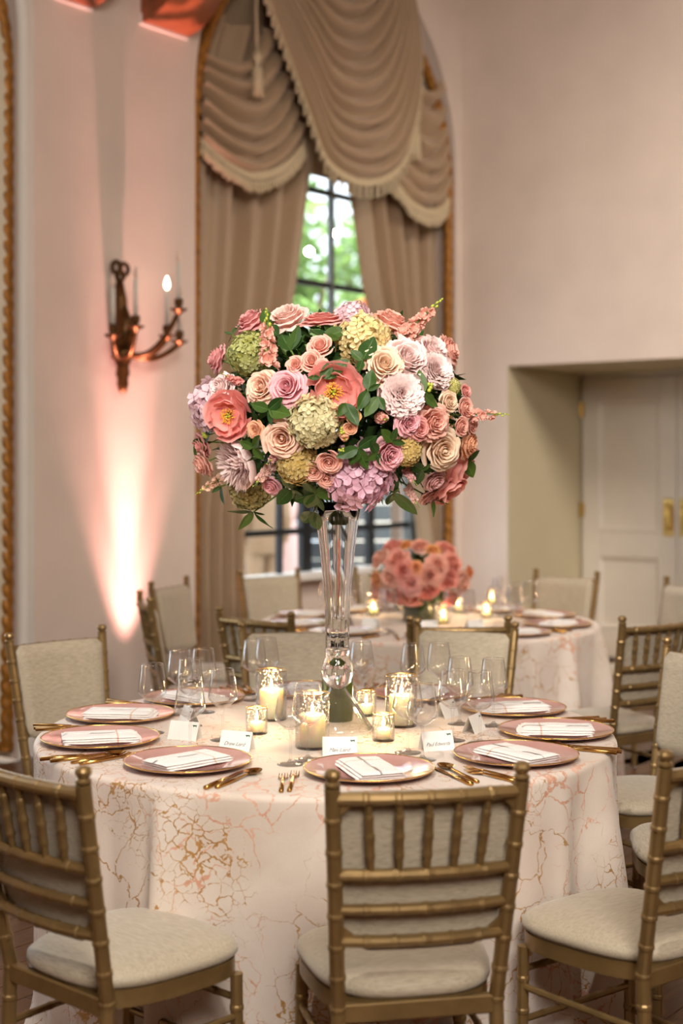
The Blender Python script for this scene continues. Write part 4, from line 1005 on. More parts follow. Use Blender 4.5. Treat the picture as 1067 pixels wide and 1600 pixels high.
for x, y, lab in ((583, 962, 'left of the low flowers'), (661, 958, 'under the front of the low flowers'), (692, 975, 'nearest the near chair'), (716, 958, 'right of the low flowers'), (760, 966, 'rightmost'), (768, 944, 'small and furthest right behind')):
    p = onz(x, y, ZT); o = votive.put((p.x, p.y, ZT), 0, f'glowing votive on the back table, {lab}', 'candle', 'votives on back table'); candle_light(o, .074, .3)

# ------------------------------------------------------------------ vase
VX, VY = px(527, 1130, 4.16).x, 4.16
def vase():
    t = thing('trumpet_vase', 'tall clear crystal trumpet vase holding the large bouquet', 'vase', (VX, VY, ZT))
    n = 40
    def fl(r, a, k): return r * (1 + k * .06 * abs(cos(10 * a / 2)) - k * .03)
    out = [(.105, .0), (.108, .004), (.098, .016), (.072, .055), (.046, .095), (.027, .118), (.0235, .124), (.030, .130), (.040, .142), (.0465, .162), (.0465, .180), (.041, .202), (.034, .218), (.0345, .222), (.0365, .226), (.0365, .238), (.0335, .241)]
    hol = [(.0335, .24), (.0335, .275), (.0345, .33), (.040, .42), (.049, .52), (.060, .61), (.070, .665)]
    inn = [(.0665, .664), (.0565, .61), (.0455, .52), (.0365, .42), (.031, .33), (.0295, .29), (.024, .272), (.001, .268)]
    und = [(.001, .085), (.020, .08), (.045, .05), (.072, .014), (.094, .0)]
    m = MB(); m.lathe(und[::-1][0:1] + out[0:0] or und[-1:], 8) if False else None
    m = MB(); m.lathe(out[:7], n, cap=False); m.lathe([(r * .93 - .002, z) for r, z in out[1:7]], n, cap=False); m.build('foot', M['vase_glass'], t)
    m = MB(); m.lathe([(.001, .1235)] + out[6:] + [(.001, .2425)], n, cap=False); m.build('knop', M['crystal'], t)
    m = MB(); rows = []
    for r, z in hol: rows.append([(fl(r, 2 * PI * k / 80, 1) * cos(2 * PI * k / 80), fl(r, 2 * PI * k / 80, 1) * sin(2 * PI * k / 80), z) for k in range(80)])
    for r, z in inn: rows.append([(r * cos(2 * PI * k / 80), r * sin(2 * PI * k / 80), z) for k in range(80)])
    b = m.quadgrid([[(.0005 * cos(2 * PI * k / 80), .0005 * sin(2 * PI * k / 80), .2432) for k in range(80)]] + [[(x, y, .2432) for x, y, z in rows[0]]] + rows, True); m.build('trumpet', M['crystal'], t)
    m = MB(); m.lathe([(.001, .274), (.0292, .292), (.0305, .33), (.0355, .41), (.001, .411)], 40, cap=False)
vase()
g = thing('leaf_wrapped_cup', 'small dark green leaf-wrapped cup behind the vase foot', 'cup', (VX - .0, VY + .16, ZT))
m = MB(); m.lathe([(.001, 0), (.045, 0), (.046, .004), (.0455, .128), (.042, .13), (.041, .02), (.001, .018)], 32, cap=False); m.t = [.5] * len(m.v); m.build('cup', M['wrap_leaf'], g)
for k in range(6):
    m = MB(); a0 = k * PI / 3; rows = []; tt = []
    for i in range(9):
        f = i / 8; hw = .36 * sin(PI * (.12 + .8 * f)); rows.append([(.0475 * cos(a0 + hw * u), .0475 * sin(a0 + hw * u), .002 + .13 * f) for u in (-1, -.5, 0, .5, 1)]); tt.append([1, .5, 0, .5, 1])
    m.quadgrid(rows, False, tt); m.build('leaf', M['wrap_leaf'], g)

# ------------------------------------------------------------------ flowers
def petal(prof, hw, nu=6, nv=6, ruf=0.0, curl=.0, seed=0, notch=.22, point=0.0, az=0.0, mb=None, spiral=0.0):
    """one cupped petal as a wedge of the surface r(v), z(v) about the flower axis"""
    rnd = random.Random(seed); p1, p2 = rnd.uniform(0, 6.28), rnd.uniform(0, 6.28)
    def at(v):
        k = v * (len(prof) - 1); i = min(int(k), len(prof) - 2); f = k - i; f = f * f * (3 - 2 * f) * .35 + f * .65
        return prof[i][0] + (prof[i + 1][0] - prof[i][0]) * f, prof[i][1] + (prof[i + 1][1] - prof[i][1]) * f
    rows, tt = [], []
    for i in range(nv + 1):
        v = i / nv; row = []; tr = []
        for j in range(nu + 1):
            u = -1 + 2 * j / nu; vv = v * (1 - notch * abs(u) ** 2.4 - point * abs(u))
            r, z = at(vv); ph = u * hw * (.45 + .55 * min(1, vv * 1.7)) + az
            r *= 1 + spiral * u; r += curl * abs(u) ** 3 * vv + ruf * vv ** 2 * sin(6 * u + p1); z += ruf * vv ** 2 * sin(7 * u + p2) * .8
            row.append((r * cos(ph), r * sin(ph), z)); tr.append(vv)
        rows.append(row); tt.append(tr)
    m = mb or MB(); m.quadgrid(rows, False, tt); return m
GA = 2.39996
LAYERS = [  # count, profile, half width, curl
 (4, [(.02, .05), (.06, .35), (.09, .64), (.04, .84)], 1.3, .0),
 (4, [(.04, .0), (.12, .25), (.17, .58), (.17, .85)], 1.15, .01),
 (5, [(.05, .0), (.19, .22), (.27, .55), (.30, .84), (.34, .86)], .95, .02),
 (5, [(.06, -.02), (.27, .18), (.37, .50), (.43, .79), (.49, .80)], .88, .03),
 (5, [(.06, -.02), (.36, .14), (.49, .45), (.57, .70), (.64, .69)], .84, .04),
 (6, [(.06, -.05), (.45, .08), (.62, .36), (.74, .56), (.83, .50)], .78, .05),
 (6, [(.06, -.08), (.54, .0), (.74, .22), (.92, .36), (1.03, .24)], .74, .07)]
def rose(name, layers, seed, joined=False, ruf=.02, open_=1.0):
    """axis +Z, outer radius 1"""
    t = thing(name, 'rose', 'rose') if not joined else None; rnd = random.Random(seed); J = MB(); k = 0
    for L, (n, prof, hw, curl) in enumerate(layers):
        pr = [(r * open_ if L > 1 else r, z) for r, z in prof]
        for i in range(n):
            az = k * GA + rnd.uniform(-.12, .12); sc = rnd.uniform(.93, 1.07); k += 1
            pp = [(r * sc, z * sc + rnd.uniform(-.015, .015)) for r, z in pr]
            if joined: petal(pp, hw * rnd.uniform(.92, 1.08), 5, 5, ruf * (.4 + L * .25), curl, seed * 100 + k, az=az, mb=J, spiral=.12)
            else: petal(pp, hw * rnd.uniform(.92, 1.08), 8, 7, ruf * (.4 + L * .25), curl, seed * 100 + k, az=az, spiral=.12).build('petal', M['petal'], t)
    if joined:
        return J.build(name, M['petal'])
    s = MB(); s.tube([(0, 0, -.02), (.02, 0, -.5), (.08, 0, -1.6), (.1, .05, -3.2)], [.10, .05, .05, .05], 7); s.build('stem', M['stem'], t)
    for i in range(5):
        petal([(.05, -.1), (.22, -.12), (.40, -.06), (.55, -.14)], .34, 2, 4, .02, 0, i, .1, .5, i * 2 * PI / 5).build('sepal', M['stem'], t)
    return t
LOOSE = LAYERS + [(5, [(.06, -.10), (.55, -.08), (.82, .06), (1.06, .12), (1.14, -.02)], .72, .10)]
FLATL = [(n, [(r * 1.02, z * .62) for r, z in p], hw, c) for n, p, hw, c in LOOSE]
stock = {}
stock['rose'] = Stock(rose('rose', LAYERS, 1)); stock['rose2'] = Stock(rose('rose', LAYERS, 5, ruf=.035, open_=1.06)); stock['loose'] = Stock(rose('garden_rose', LOOSE, 9, ruf=.04)); stock['flat'] = Stock(rose('ranunculus_rose', FLATL, 13, ruf=.02))
stock['spray'] = Stock(rose('spray_rose', [(n, [(r * 1.25, z * 1.05) for r, z in p_], hw, c) for n, p_, hw, c in LAYERS[:6]], 17, ruf=.015))
stock['mini'] = Stock(rose('spray_rose', [(n, [(r * 1.25, z) for r, z in p], hw, c) for n, p, hw, c in LAYERS[:6]], 23, joined=True, ruf=.02))
def open_peony(seed):
    t = thing('open_peony', 'peony', 'peony'); rnd = random.Random(seed); k = 0
    for n, prof, hw, curl in ((5, [(.05, 0), (.38, .02), (.62, .22), (.72, .52), (.66, .66)], .78, -.02), (7, [(.05, -.02), (.5, -.04), (.82, .12), (.96, .40), (.98, .54)], .72, -.03), (6, [(.06, -.06), (.55, -.10), (.95, .0), (1.1, .22), (1.16, .28)], .66, .04)):
        for i in range(n):
            sc = rnd.uniform(.9, 1.08); petal([(r * sc, z * sc) for r, z in prof], hw * rnd.uniform(.9, 1.1), 8, 7, .045, curl, seed + k, .2, 0, k * 2.2 + rnd.uniform(-.2, .2)).build('petal', M['petal'], t); k += 1
    m = MB()
    for i in range(110):
        a = rnd.uniform(0, 6.28); r = rnd.uniform(.10, .42); h = .26 + .10 * rnd.random() - r * .1
        m.tube([(r * .35 * cos(a), r * .35 * sin(a), .02), (r * .8 * cos(a), r * .8 * sin(a), h * .7), (r * cos(a), r * sin(a), h)], [.010, .008, .022], 4)
    tag(m.build('stamens', M['stamen'], t), kind='stuff')
    for i in range(3): m = MB(); a = i * 2.1; m.tube([(.05 * cos(a), .05 * sin(a), 0), (.07 * cos(a), .07 * sin(a), .2), (.11 * cos(a), .11 * sin(a), .3)], [.06, .06, .02], 7); m.build('carpel', M['bud'], t)
    m = MB(); m.tube([(0, 0, -.05), (.03, 0, -.6), (.1, 0, -2.2)], [.09, .06, .06], 7); m.build('stem', M['stem'], t); return t
stock['peony'] = Stock(open_peony(31))
def ruffle_peony(seed, spiky=0.0):
    t = thing('double_peony', 'peony', 'peony'); rnd = random.Random(seed)
    for i in range(9):
        sc = rnd.uniform(.92, 1.08); petal([(r * sc, z * sc) for r, z in ([(.06, -.1), (.55, -.1), (.9, .12), (1.0, .42), (.98, .5)] if i % 2 else [(.06, -.08), (.45, .0), (.78, .28), (.86, .56)])], .72, 8, 6, .05, 0, seed + i, .2, 0, i * GA).build('petal', M['petal'], t)
    m = MB()
    for i in range(150):
        f = (i / 150) ** .5; a = i * GA; rr = .74 * f; h = .82 - .36 * f * f + rnd.uniform(-.05, .05)
        lean = .12 + .18 * f
        pr = [(.05 + rr * .35, .05), (.03 + rr * .8, h * .55), (rr + .02, h * .85), (rr + lean * .8 + spiky * .12, h + spiky * .14)]
        petal(pr, (.5 - .26 * f) * (1 - .4 * spiky) / (.35 + f), 4, 4, .035, .0, seed * 7 + i, .3, .3 * spiky, a + rnd.uniform(-.3, .3), m)
    tag(m.build('inner_petals', M['petal'], t), kind='stuff')
    m = MB(); m.tube([(0, 0, -.05), (.03, 0, -.6), (.1, 0, -2.2)], [.09, .06, .06], 7); m.build('stem', M['stem'], t); return t
stock['ruffle'] = Stock(ruffle_peony(41)); stock['spiky'] = Stock(ruffle_peony(47, 1.0))
def hydrangea(seed, n=120, fs=.20, full=1.15):
    t = thing('hydrangea', 'hydrangea', 'hydrangea'); rnd = random.Random(seed); m = MB()
    for i in range(n):
        zc = 1 - full * (i + .5) / n * 1.35; zc = max(-.55, zc); a = i * GA; r = math.sqrt(max(0, 1 - zc * zc)); nn = Vector((r * cos(a), r * sin(a), zc)); jr = rnd.uniform(.76, 1.06)
        q = (nn + Vector((rnd.gauss(0, .2), rnd.gauss(0, .2), rnd.gauss(0, .2)))).normalized().to_track_quat('Z', 'Y'); sp = rnd.uniform(0, 6.28); s = fs * rnd.uniform(.8, 1.2); tone = rnd.uniform(.2, 1.0)
        for k in range(4):
            b = sp + k * PI / 2; pts = []
            for (rr, w, z) in ((.06, 0, 0), (.5, -.42, .10), (1.0, -.30, .16), (1.12, 0, .10), (1.0, .30, .16), (.5, .42, .10), (.62, 0, .02)):
                loc = Vector((rr * s * cos(b) - w * s * sin(b), rr * s * sin(b) + w * s * cos(b), z * s)); pts.append(tuple(nn * jr * .88 + q @ loc))
            o = len(m.v); m.v += pts; m.t += [tone * .3] + [tone] * 5 + [tone * .7]; m.f += [(o, o + 1, o + 6), (o + 1, o + 2, o + 6), (o + 2, o + 3, o + 6), (o + 3, o + 4, o + 6), (o + 4, o + 5, o + 6), (o + 5, o, o + 6)]
    tag(m.build('florets', M['floret'], t, False), kind='stuff')
    m = MB(); m.lathe([(.02, -.5), (.4, -.4), (.58, .0), (.5, .34), (.25, .56), (.001, .6)], 14, cap=False); m.t = [.25] * len(m.v); m.build('core', M['floret'], t)
    m = MB(); m.tube([(0, 0, -.4), (.03, 0, -1.0), (.1, 0, -2.2)], [.09, .06, .06], 7); m.build('stem', M['stem'], t); return t
stock['hyd'] = Stock(hydrangea(51)); stock['hydfine'] = Stock(hydrangea(53, 190, .20)); stock['hydbig'] = Stock(hydrangea(57, 95, .26))
def blossom(seed):
    J = MB(); rnd = random.Random(seed)
    for k in range(10): petal([(.04, 0), (.3, .12 + .04 * (k % 2)), (.6, .34 + .25 * (k % 2)), (.85 - .3 * (k % 2), .42 + .3 * (k % 2))], .6, 4, 4, .09, 0, seed + k, .2, 0, k * GA, J)
    return J
def stock_spike(nf, nb, seed, L=1.0):
    """flower spike along +Z, length 1, blossoms thin out to green buds"""
    t = thing('stock_spike', 'stock flower', 'flower'); rnd = random.Random(seed)
    m = MB(); m.tube([(0, 0, -1.0), (.01, 0, 0), (0, .02, .5), (.02, .02, 1.0)], [.022, .02, .016, .008], 6); m.build('stem', M['stem'], t)
    bm = [blossom(seed + i).mesh('blossom', M['petal']) for i in range(3)]
    for i in range(nf):
        f = i / max(1, nf - 1); a = i * GA; z = .02 + .66 * f; r = .06 + .04 * (1 - f); d = Vector((cos(a), sin(a), .45)).normalized()
        o = link('blossom', bm[i % 3], t); o.location = (r * cos(a) * .6, r * sin(a) * .6, z); o.rotation_euler = d.to_track_quat('Z', 'Y').to_euler(); o.scale = ((.165 - .055 * f) * rnd.uniform(.85, 1.1),) * 3
    for i in range(nb):
        f = i / max(1, nb - 1); a = i * GA; z = .74 + .27 * f; m = MB(); r = .05 * (1 - f); m.ball((r * cos(a), r * sin(a), z), .032 - .012 * f, 7, 5, 1.35); m.build('bud', M['bud'], t)
    return t
stock['spike'] = Stock(stock_spike(13, 6, 61)); stock['spike2'] = Stock(stock_spike(9, 5, 67)); stock['cluster'] = Stock(stock_spike(16, 2, 71))
def budsprig(seed):
    t = thing('bud_sprig', 'buds', 'flower bud'); rnd = random.Random(seed)
    for i in range(4):
        d = Vector((rnd.uniform(-.6, .6), rnd.uniform(-.6, .6), 1)); m = MB(); m.tube([(0, 0, -1), d * .2, d * .8], [.05, .045, .03], 5); s = m.build('stem', M['stem'], t)
        m = MB(); m.ball(tuple(d * .9), .26, 9, 6, 1.1); m.build('bud', M['bud'], s)
    return t
stock['buds'] = Stock(budsprig(77))

PAL = dict(peach=S(253, 212, 182), blush=S(252, 214, 200), cream=S(254, 226, 192), pink=S(248, 180, 190), coralp=S(244, 160, 150), coral=S(251, 162, 152), dusty=S(234, 150, 150), pale=S(255, 232, 228), lilac=S(242, 212, 222), lilac2=S(236, 190, 212),
           green=S(178, 188, 92), lime=S(214, 218, 120), gpink=S(220, 216, 160), yellow=S(250, 234, 160), gold=S(214, 190, 100), olive=S(196, 190, 116), orange=S(250, 186, 136), salmon=S(251, 188, 166), mauve=S(240, 186, 186), honey=S(240, 190, 96))
BC = Vector((0, 4.14, 0)); BU, BV, BD = 225.0, 172.0, .40
def bq(x, y, push=0.0):
    u, v = (x - 533) / BU, (640 - y) / BV; rr = u * u + v * v; w = math.sqrt(max(.03, 1 - rr)) if rr < 1 else .12
    d = 4.14 - (BD + push) * w; p = px(x, y, d); nrm = Vector((u * .95, -w - .25, v * 1.05)).normalized(); return p, nrm
rnd = random.Random(5)
def fl(kind, x, y, dia, col, lab, cat=None, push=0.0, tilt=None, ax=None):
    p, n = bq(x, y, push); d = p.y
    if tilt: n = (n + Vector(tilt)).normalized()
    r = dia / 2 / F * d
    st = stock[kind]; q = n.to_track_quat('Z', 'Y') @ Quaternion((0, 0, 1), rnd.uniform(0, 6.28))
    base = p - n * r * .45
    if kind == 'mini' or kind == 'spray': base = p - n * r * .5
    return st.put(base, q, lab, cat or {'rose': 'rose', 'rose2': 'rose', 'loose': 'rose', 'flat': 'rose', 'spray': 'rose', 'mini': 'rose', 'peony': 'peony', 'ruffle': 'peony', 'spiky': 'peony', 'buds': 'flower bud'}.get(kind, 'hydrangea' if kind.startswith('hyd') else 'flower'), 'flowers of the tall bouquet', r, tuple(list(PAL[col][:3]) + [1.0]))
FLOWERS = [
 ('rose2', 447, 495, 56, 'blush', 'large blush rose on the upper left crown of bouquet'), ('flat', 502, 491, 54, 'coralp', 'flat coral-pink rose at top, left of the lilac hydrangea', (0, .3, .8)), ('loose', 390, 500, 46, 'dusty', 'ruffled pink flower at upper left above the green hydrangea'),
 ('hydfine', 380, 544, 66, 'green', 'green hydrangea head at upper left of bouquet'), ('loose', 336, 561, 38, 'dusty', 'dusty rose turned left at the upper left edge', (-1.2, 0, 0)), ('spray', 500, 541, 36, 'salmon', 'upper peach spray rose left of the yellow hydrangea'), ('spray', 487, 564, 33, 'salmon', 'middle peach spray rose above the open peony'), ('spray', 461, 571, 27, 'salmon', 'smallest peach spray rose, left of its cluster'), ('mini', 503, 573, 24, 'salmon', 'half-hidden spray rose touching the open peony top'),
 ('rose2', 409, 605, 46, 'peach', 'peach rose left of the bright pink rose'), ('rose', 448, 605, 53, 'pink', 'bright pink rose left of the open coral peony'), ('peony', 521, 612, 70, 'coral', 'open coral peony with golden stamens at bouquet centre', (.1, -.6, -.1)), ('hydbig', 320, 634, 78, 'lilac', 'pale lilac hydrangea at the left edge'), ('peony', 353, 650, 58, 'coral', 'coral peony beside the left lilac hydrangea', (.3, -.5, 0)),
 ('hydfine', 488, 659, 80, 'gpink', 'green and pink hydrangea below the open peony'), ('flat', 397, 673, 24, 'orange', 'tiny peach ranunculus right of the left coral peony'), ('rose', 441, 685, 56, 'peach', 'peach rose below the bright pink rose', (.1, -.4, 0)), ('mini', 553, 651, 20, 'honey', 'yellow spray bud rose right of the green hydrangea'), ('mini', 547, 669, 20, 'orange', 'small orange spray rose right of the green hydrangea'), ('cluster', 538, 683, 46, 'orange', 'peach stock cluster right of the green hydrangea'),
 ('spiky', 368, 728, 72, 'pale', 'pale spiky peony at lower left', (-.35, 0, 0)), ('loose', 312, 698, 34, 'coralp', 'pink open bloom at the lower left edge, upper'), ('loose', 314, 727, 36, 'salmon', 'salmon open bloom at the lower left edge, lower'), ('cluster', 428, 715, 50, 'mauve', 'pink stock cluster below the peach rose'), ('cluster', 411, 742, 60, 'blush', 'blush stock cluster right of the spiky peony'), ('rose', 423, 761, 30, 'pink', 'small pink rose above the lower foliage at left'),
 ('hydfine', 462, 731, 62, 'gold', 'golden green hydrangea below the peach rose'), ('hydfine', 381, 777, 62, 'olive', 'olive hydrangea at the bottom left'), ('spray', 514, 722, 34, 'salmon', 'upper right spray rose of the lower trio'), ('spray', 489, 737, 31, 'salmon', 'left spray rose of the lower trio'), ('spray', 511, 747, 31, 'salmon', 'bottom spray rose of the lower trio'), ('hydbig', 563, 757, 100, 'lilac2', 'large lilac-pink hydrangea above the vase rim'),
 ('loose', 343, 606, 40, 'pale', 'pale pink bloom half behind the left coral peony'), ('hydbig', 552, 487, 54, 'lilac', 'pale lilac hydrangea at the very top'), ('hyd', 571, 519, 82, 'yellow', 'creamy yellow hydrangea at top centre'), ('rose2', 612, 500, 50, 'salmon', 'peach-orange rose at the upper right crown', (.3, .2, .5)), ('rose', 600, 570, 58, 'cream', 'cream-peach rose below the yellow hydrangea'), ('loose', 637, 559, 64, 'pale', 'large pale pink rose right of the cream-peach rose'),
 ('loose', 677, 545, 50, 'pale', 'pale pink rose at upper right'), ('ruffle', 682, 578, 56, 'pale', 'pale ruffled peony at the right below the pale rose'), ('rose2', 702, 548, 46, 'salmon', 'peach rose turned right at upper right edge', (.9, 0, 0)), ('ruffle', 628, 617, 68, 'pale', 'large ruffled pale pink peony right of centre'), ('hydfine', 709, 602, 28, 'lime', 'lime green floret cluster at the right'), ('rose', 702, 628, 32, 'cream', 'small cream rose at the right side'),
 ('spray', 727, 637, 30, 'salmon', 'upper salmon spray rose at the right edge'), ('spray', 721, 666, 27, 'salmon', 'lower left salmon spray rose at right edge'), ('mini', 738, 665, 24, 'salmon', 'outermost salmon spray rose at right edge'), ('mini', 728, 611, 20, 'coralp', 'tiny coral bud rose at right edge above'), ('loose', 679, 661, 50, 'salmon', 'peach garden rose above the large right peach rose'), ('rose', 656, 671, 32, 'coralp', 'small pink-peach rose right of centre'), ('loose', 640, 661, 36, 'pink', 'pink bloom tucked under the ruffled peony'),
 ('rose', 691, 703, 60, 'cream', 'large peach-cream rose at the lower right', (.1, -.4, 0)), ('rose2', 733, 693, 40, 'orange', 'orange rose at the right edge below spray roses', (.6, 0, 0)), ('peony', 725, 733, 62, 'coral', 'coral peony at the lower right edge', (.3, 0, 0)), ('peony', 706, 769, 48, 'coralp', 'pink-coral peony at the bottom right'), ('rose2', 610, 710, 46, 'pink', 'pink rose above the large lilac hydrangea', (.3, -.2, .1)), ('cluster', 598, 653, 56, 'salmon', 'peach stock cluster below the ruffled peony'),
 ('hydfine', 640, 708, 46, 'gold', 'golden hydrangea left of the peach-cream rose'), ('rose', 680, 752, 35, 'mauve', 'mauve-pink rose at the lower right'), ('rose', 672, 777, 33, 'mauve', 'lowest mauve rose at the bottom right'), ('cluster', 641, 744, 46, 'mauve', 'mauve stock cluster above the lowest right leaves'), ('cluster', 644, 775, 48, 'blush', 'pale stock blossoms at the bottom right of centre'),
 ('loose', 640, 520, 34, 'salmon', 'coral bloom behind the upper right rose'), ('buds', 668, 607, 22, 'lime', 'green buds right of the ruffled peony'), ('buds', 534, 672, 16, 'lime', 'green buds beside the orange spray roses'), ('buds', 533, 702, 14, 'lime', 'green buds below the peach stock cluster'), ('buds', 324, 680, 18, 'lime', 'green buds at the left edge'), ('cluster', 362, 592, 44, 'coralp', 'coral stock cluster beside the dusty rose')]
for f in FLOWERS:
    fl(f[0], f[1], f[2], f[3] * (1.9 if f[0] == 'cluster' else 1.17), f[4], f[5], tilt=f[6] if len(f) > 6 else None, push=.02)
def spike(kind, a, b, col, lab, da=0, db=0):
    pa, na = bq(*a); pb, _ = bq(*b); pb = px(b[0], b[1], pa.y + db); v = pb - pa
    stock[kind].put(pa, v.to_track_quat('Z', 'Y'), lab, 'flower', 'flowers of the tall bouquet', v.length, tuple(list(PAL[col][:3]) + [1.0]))
spike('spike', (628, 528), (690, 468), 'salmon', 'peach stock spike pointing up at the upper right'); spike('spike2', (728, 648), (793, 648), 'salmon', 'slender peach stock spike pointing right'); spike('spike', (420, 572), (416, 484), 'salmon', 'upright peach stock spike at upper left', 0, -.05); spike('spike2', (350, 745), (306, 772), 'peach', 'peach stock spike pointing lower left')

# leaves
def leaf_mesh(L, W, droop, seed):
    rnd = random.Random(seed); rows, tt = [], []
    for i in range(11):
        f = i / 10; w = W * (sin(PI * f ** .85) ** .8) * (1 - .15 * f) + .0004; z = -droop * f * f
        rows.append([(w * u, L * f, z - .12 * w * (1 - abs(u)) * 2 + .04 * W * sin(9 * f + 2 * u)) for u in (-1, -.6, -.25, 0, .25, .6, 1)]); tt.append([abs(u) if abs(u) > .01 else 0 for u in (-1, -.6, -.25, 0, .25, .6, 1)])
    m = MB(); m.quadgrid(rows, False, tt); return m.mesh('leaf', M['leaf'])
LM = [leaf_mesh(1, .27, .10, 1), leaf_mesh(1, .33, .2, 2), leaf_mesh(1, .22, .02, 3)]
def sprig(x, y, leaves, lab, push=.03):
    """leaves: (tip x, tip y) of each leaf; all spring from the pixel (x, y) of the sprig"""
    p, n = bq(x, y, push); t = thing('leaf_sprig', lab, 'leaf', p, 0, 'leaf sprigs of the tall bouquet')
    for i, (tx, ty) in enumerate(leaves):
        q, n2 = bq(tx, ty, push + .02); d = q - p
        if d.length > .16: d = d * (.16 / d.length)
        d2 = (px(tx, ty, p.y + max(-.05, min(.05, d.y))) - p); L = d2.length
        yv = d2.normalized(); zv = (n2 - yv * n2.dot(yv)).normalized(); xv = yv.cross(zv); mt = Matrix((xv, yv, zv)).transposed().to_4x4()
        o = link('leaf', LM[i % 3], t); o.matrix_local = mt @ Matrix.Rotation(R(rnd.uniform(-25, 25)), 4, 'Y') @ Matrix.Scale(L, 4)
    m = MB(); e = Vector((BC.x, BC.y, 1.58)) - p; m.tube([(0, 0, 0), tuple(e * .3), tuple(e * .7)], [.0022, .003, .003], 6); m.build('stem', M['stem'], t)
SPR = [(455, 548, [(463, 505), (440, 515), (476, 522)], 'dark leaves under the blush rose at upper left'), (506, 525, [(546, 511), (486, 508), (530, 530)], 'leaves beside the flat coral rose at top'), (566, 563, [(585, 522), (548, 545), (560, 580)], 'upright leaf before the yellow hydrangea'), (420, 640, [(390, 630), (450, 645), (424, 665), (440, 622)], 'dark leaves below the bright pink rose'), (492, 772, [(455, 785), (470, 755), (505, 800), (540, 765), (480, 800)], 'leaf spray left of the lilac hydrangea at bottom'),
 (560, 700, [(590, 682), (545, 728), (575, 735), (525, 715)], 'leaves left of the pink rose near lower centre'), (590, 708, [(580, 690), (572, 722), (594, 728)], 'small leaf trio touching the pink rose'), (660, 615, [(656, 576), (690, 635), (648, 632)], 'leaves right of the ruffled peony'), (612, 690, [(634, 694), (600, 672), (620, 668)], 'leaf pair above the pink rose'), (396, 800, [(374, 830), (420, 830), (355, 800), (414, 806)], 'drooping leaves at the bottom left'), (615, 770, [(610, 740), (624, 765), (652, 806), (606, 792)], 'drooping leaves at bottom right of centre'),
 (676, 780, [(680, 808), (664, 792), (706, 790)], 'leaf tips under the mauve roses'), (345, 760, [(335, 745), (345, 790), (330, 770)], 'leaves at the lower left edge below the pink blooms'), (362, 522, [(350, 518), (372, 505), (356, 536)], 'leaf tips at the upper left edge'), (500, 590, [(545, 560), (520, 572), (480, 590)], 'broad light leaf behind the open peony'), (575, 610, [(560, 640), (580, 575), (595, 600)], 'dark leaves between the open and ruffled peonies'), (660, 735, [(640, 725), (672, 728), (650, 760), (690, 730)], 'leaves beneath the peach-cream rose'),
 (455, 765, [(430, 790), (470, 790), (440, 745)], 'dark leaves under the golden hydrangea'), (395, 700, [(372, 690), (410, 720), (405, 680)], 'dark leaves beside the tiny ranunculus'), (540, 630, [(560, 665), (530, 650)], 'leaves under the open peony'), (730, 720, [(752, 705), (742, 748)], 'leaf tips at the right edge by the orange rose'), (420, 510, [(412, 480), (432, 520), (400, 520)], 'leaves left of the blush rose'), (318, 690, [(300, 690), (300, 712), (330, 670)], 'leaf tips at the left edge by green buds'), (590, 620, [(570, 650), (600, 640)], 'dark leaves left of the large ruffled peony'), (490, 800, [(497, 832), (470, 822)], 'olive leaf hanging beside the vase rim')]
for s_ in SPR: sprig(*s_)
# the dark mass of foliage that fills the ball
m = MB(); rr = random.Random(99)
for i in range(2600):
    d = Vector((rr.gauss(0, 1), rr.gauss(0, 1), rr.gauss(0, 1))).normalized(); k = rr.uniform(.45, .88)
    p = Vector((0 + d.x * .41 * k, 4.14 + d.y * .39 * k, 1.695 + d.z * .30 * k)); 
    a = (d * .5 + Vector((rr.gauss(0, .8), rr.gauss(0, .8), rr.gauss(0, .8)))).normalized(); b = a.cross(d); b = b.normalized() if b.length > 1e-3 else Vector((0, 0, 1)); s = rr.uniform(.03, .055); o = len(m.v)
    c = a.cross(b)
    m.v += [tuple(p), tuple(p + a * s * .5 + b * s * .34 + c * s * .06), tuple(p + a * s * 1.25), tuple(p + a * s * .5 - b * s * .34 + c * s * .06), tuple(p + a * s * .55)]; m.t += [.5] * 5; m.f += [(o, o + 1, o + 4), (o + 1, o + 2, o + 4), (o + 2, o + 3, o + 4), (o + 3, o, o + 4)]
o = m.build('foliage', M['leaf'], None, False); tag(o, 'dark green foliage filling the inside of the tall bouquet', 'foliage', kind='stuff')
m = MB()
for i in range(14):
    a = i * GA; r = .05 * math.sqrt(i / 14); m.tube([(VX + r * .45 * cos(a + 1), VY + r * .45 * sin(a + 1), ZT + .60), (VX + r * cos(a), VY + r * sin(a), ZT + .66), (VX + 4 * r * cos(a), VY + 4 * r * sin(a), ZT + .86)], .003, 5)
tag(m.build('flower_stems', M['stem']), 'bundle of green stems standing in the vase neck', 'stems', kind='stuff')

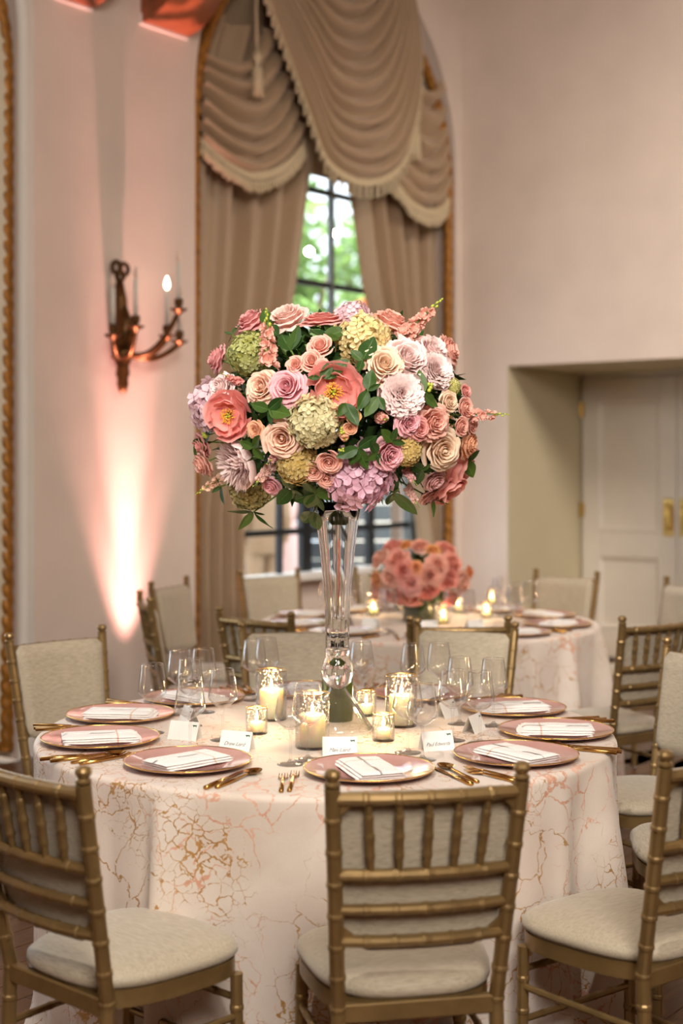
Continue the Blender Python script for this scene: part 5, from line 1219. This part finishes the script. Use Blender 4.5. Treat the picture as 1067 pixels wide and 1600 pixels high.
# ------------------------------------------------------------------ low arrangement on the back table
BR = Stock(rose('garden_rose', LAYERS, 81, joined=True, ruf=.03, open_=1.05))
q = onz(650, 962, ZT); LC = Vector((px(655, 900, 7.0).x, 7.0, 0))
g = thing('leaf_lined_vase', 'low leaf-lined glass vase on the back table', 'vase', (LC.x, LC.y, ZT))
m = MB(); m.lathe([(.001, 0), (.085, 0), (.09, .006), (.09, .15), (.086, .152), (.084, .01), (.001, .01)], 32, cap=False); m.build('glass', M['glass'], g)
m = MB(); m.lathe([(.001, .012), (.078, .012), (.082, .145), (.001, .148)], 24, cap=False); m.t = [.5] * len(m.v); m.build('leaf_lining', M['leaf'], g)
rr = random.Random(14)
cols = [S(253, 184, 158), S(254, 200, 174), S(253, 172, 148), S(254, 206, 184), S(251, 160, 140)]
special = [(672, 922, 34, S(248, 138, 116), 'deepest coral rose low at the front of the back arrangement'), (640, 912, 40, S(252, 182, 172), 'large pale coral rose at front of the back arrangement'), (634, 850, 22, S(252, 176, 70), 'orange ranunculus on top left of the back arrangement'), (677, 858, 24, S(252, 180, 80), 'orange ranunculus at top centre of the back arrangement'), (650, 886, 22, S(252, 168, 90), 'orange bloom in the middle of the back arrangement'), (735, 893, 20, S(246, 150, 60), 'small orange bloom at right edge of the back arrangement'), (586, 905, 24, S(250, 180, 110), 'peach orange bloom at left edge of the back arrangement')]
def low(x, y, dia, col, lab):
    u, v = (x - 656) / 84, (898 - y) / 56; w = math.sqrt(max(.05, 1 - u * u - v * v)); d = 7.0 - .24 * w; p = px(x, y, d); n = Vector((u, -w, v + .1)).normalized(); r = dia / 2 / F * d
    BR.put(p - n * r * .5, n.to_track_quat('Z', 'Y') @ Quaternion((0, 0, 1), rr.uniform(0, 6)), lab, 'rose', 'roses of the low arrangement', r, (*col[:3], 1))
for s_ in special: low(*s_)
pts = []
tries = 0
while len(pts) < 26 and tries < 4000:
    tries += 1; x, y = rr.uniform(578, 734), rr.uniform(845, 938); u, v = (x - 656) / 84, (898 - y) / 56
    if u * u + v * v > .95 or y > 928 and abs(u) > .6: continue
    if min([math.hypot(x - a, y - b) for a, b in pts] + [math.hypot(x - s_[0], y - s_[1]) * 1.0 for s_ in special] + [99]) < 21: continue
    pts.append((x, y))
ORD = ('leftmost', 'second from left', 'third from left', 'fourth from left', 'fifth from left', 'sixth from left', 'seventh from left', 'eighth from left', 'ninth from left', 'tenth from left')
pts.sort(key=lambda q_: q_[1]); nr = (len(pts) + 3) // 4
for ri, rn in enumerate(('top row', 'upper middle row', 'lower middle row', 'bottom row')):
    for ci, (x, y) in enumerate(sorted(pts[ri * nr:(ri + 1) * nr])): low(x, y, rr.uniform(32, 40), rr.choice(cols), f'coral pink rose in low back arrangement, {rn}, {ORD[ci]}')
m = MB()
for i in range(500):
    d = Vector((rr.gauss(0, 1), rr.gauss(0, 1), rr.gauss(0, 1))).normalized(); k = rr.uniform(.5, .95); p = Vector((LC.x + d.x * .24 * k, LC.y + d.y * .22 * k, ZT + .20 + d.z * .14 * k)); a = Vector((rr.gauss(0, 1), rr.gauss(0, 1), rr.gauss(0, 1))).normalized(); b = a.cross(d).normalized(); s = rr.uniform(.03, .05); o = len(m.v)
    m.v += [tuple(p), tuple(p + a * s * .5 + b * s * .34), tuple(p + a * s * 1.2), tuple(p + a * s * .5 - b * s * .34)]; m.t += [.5] * 4; m.f += [(o, o + 1, o + 2, o + 3)]
tag(m.build('foliage', M['leaf'], None, False), 'leaves filling the low coral arrangement', 'foliage', kind='stuff')
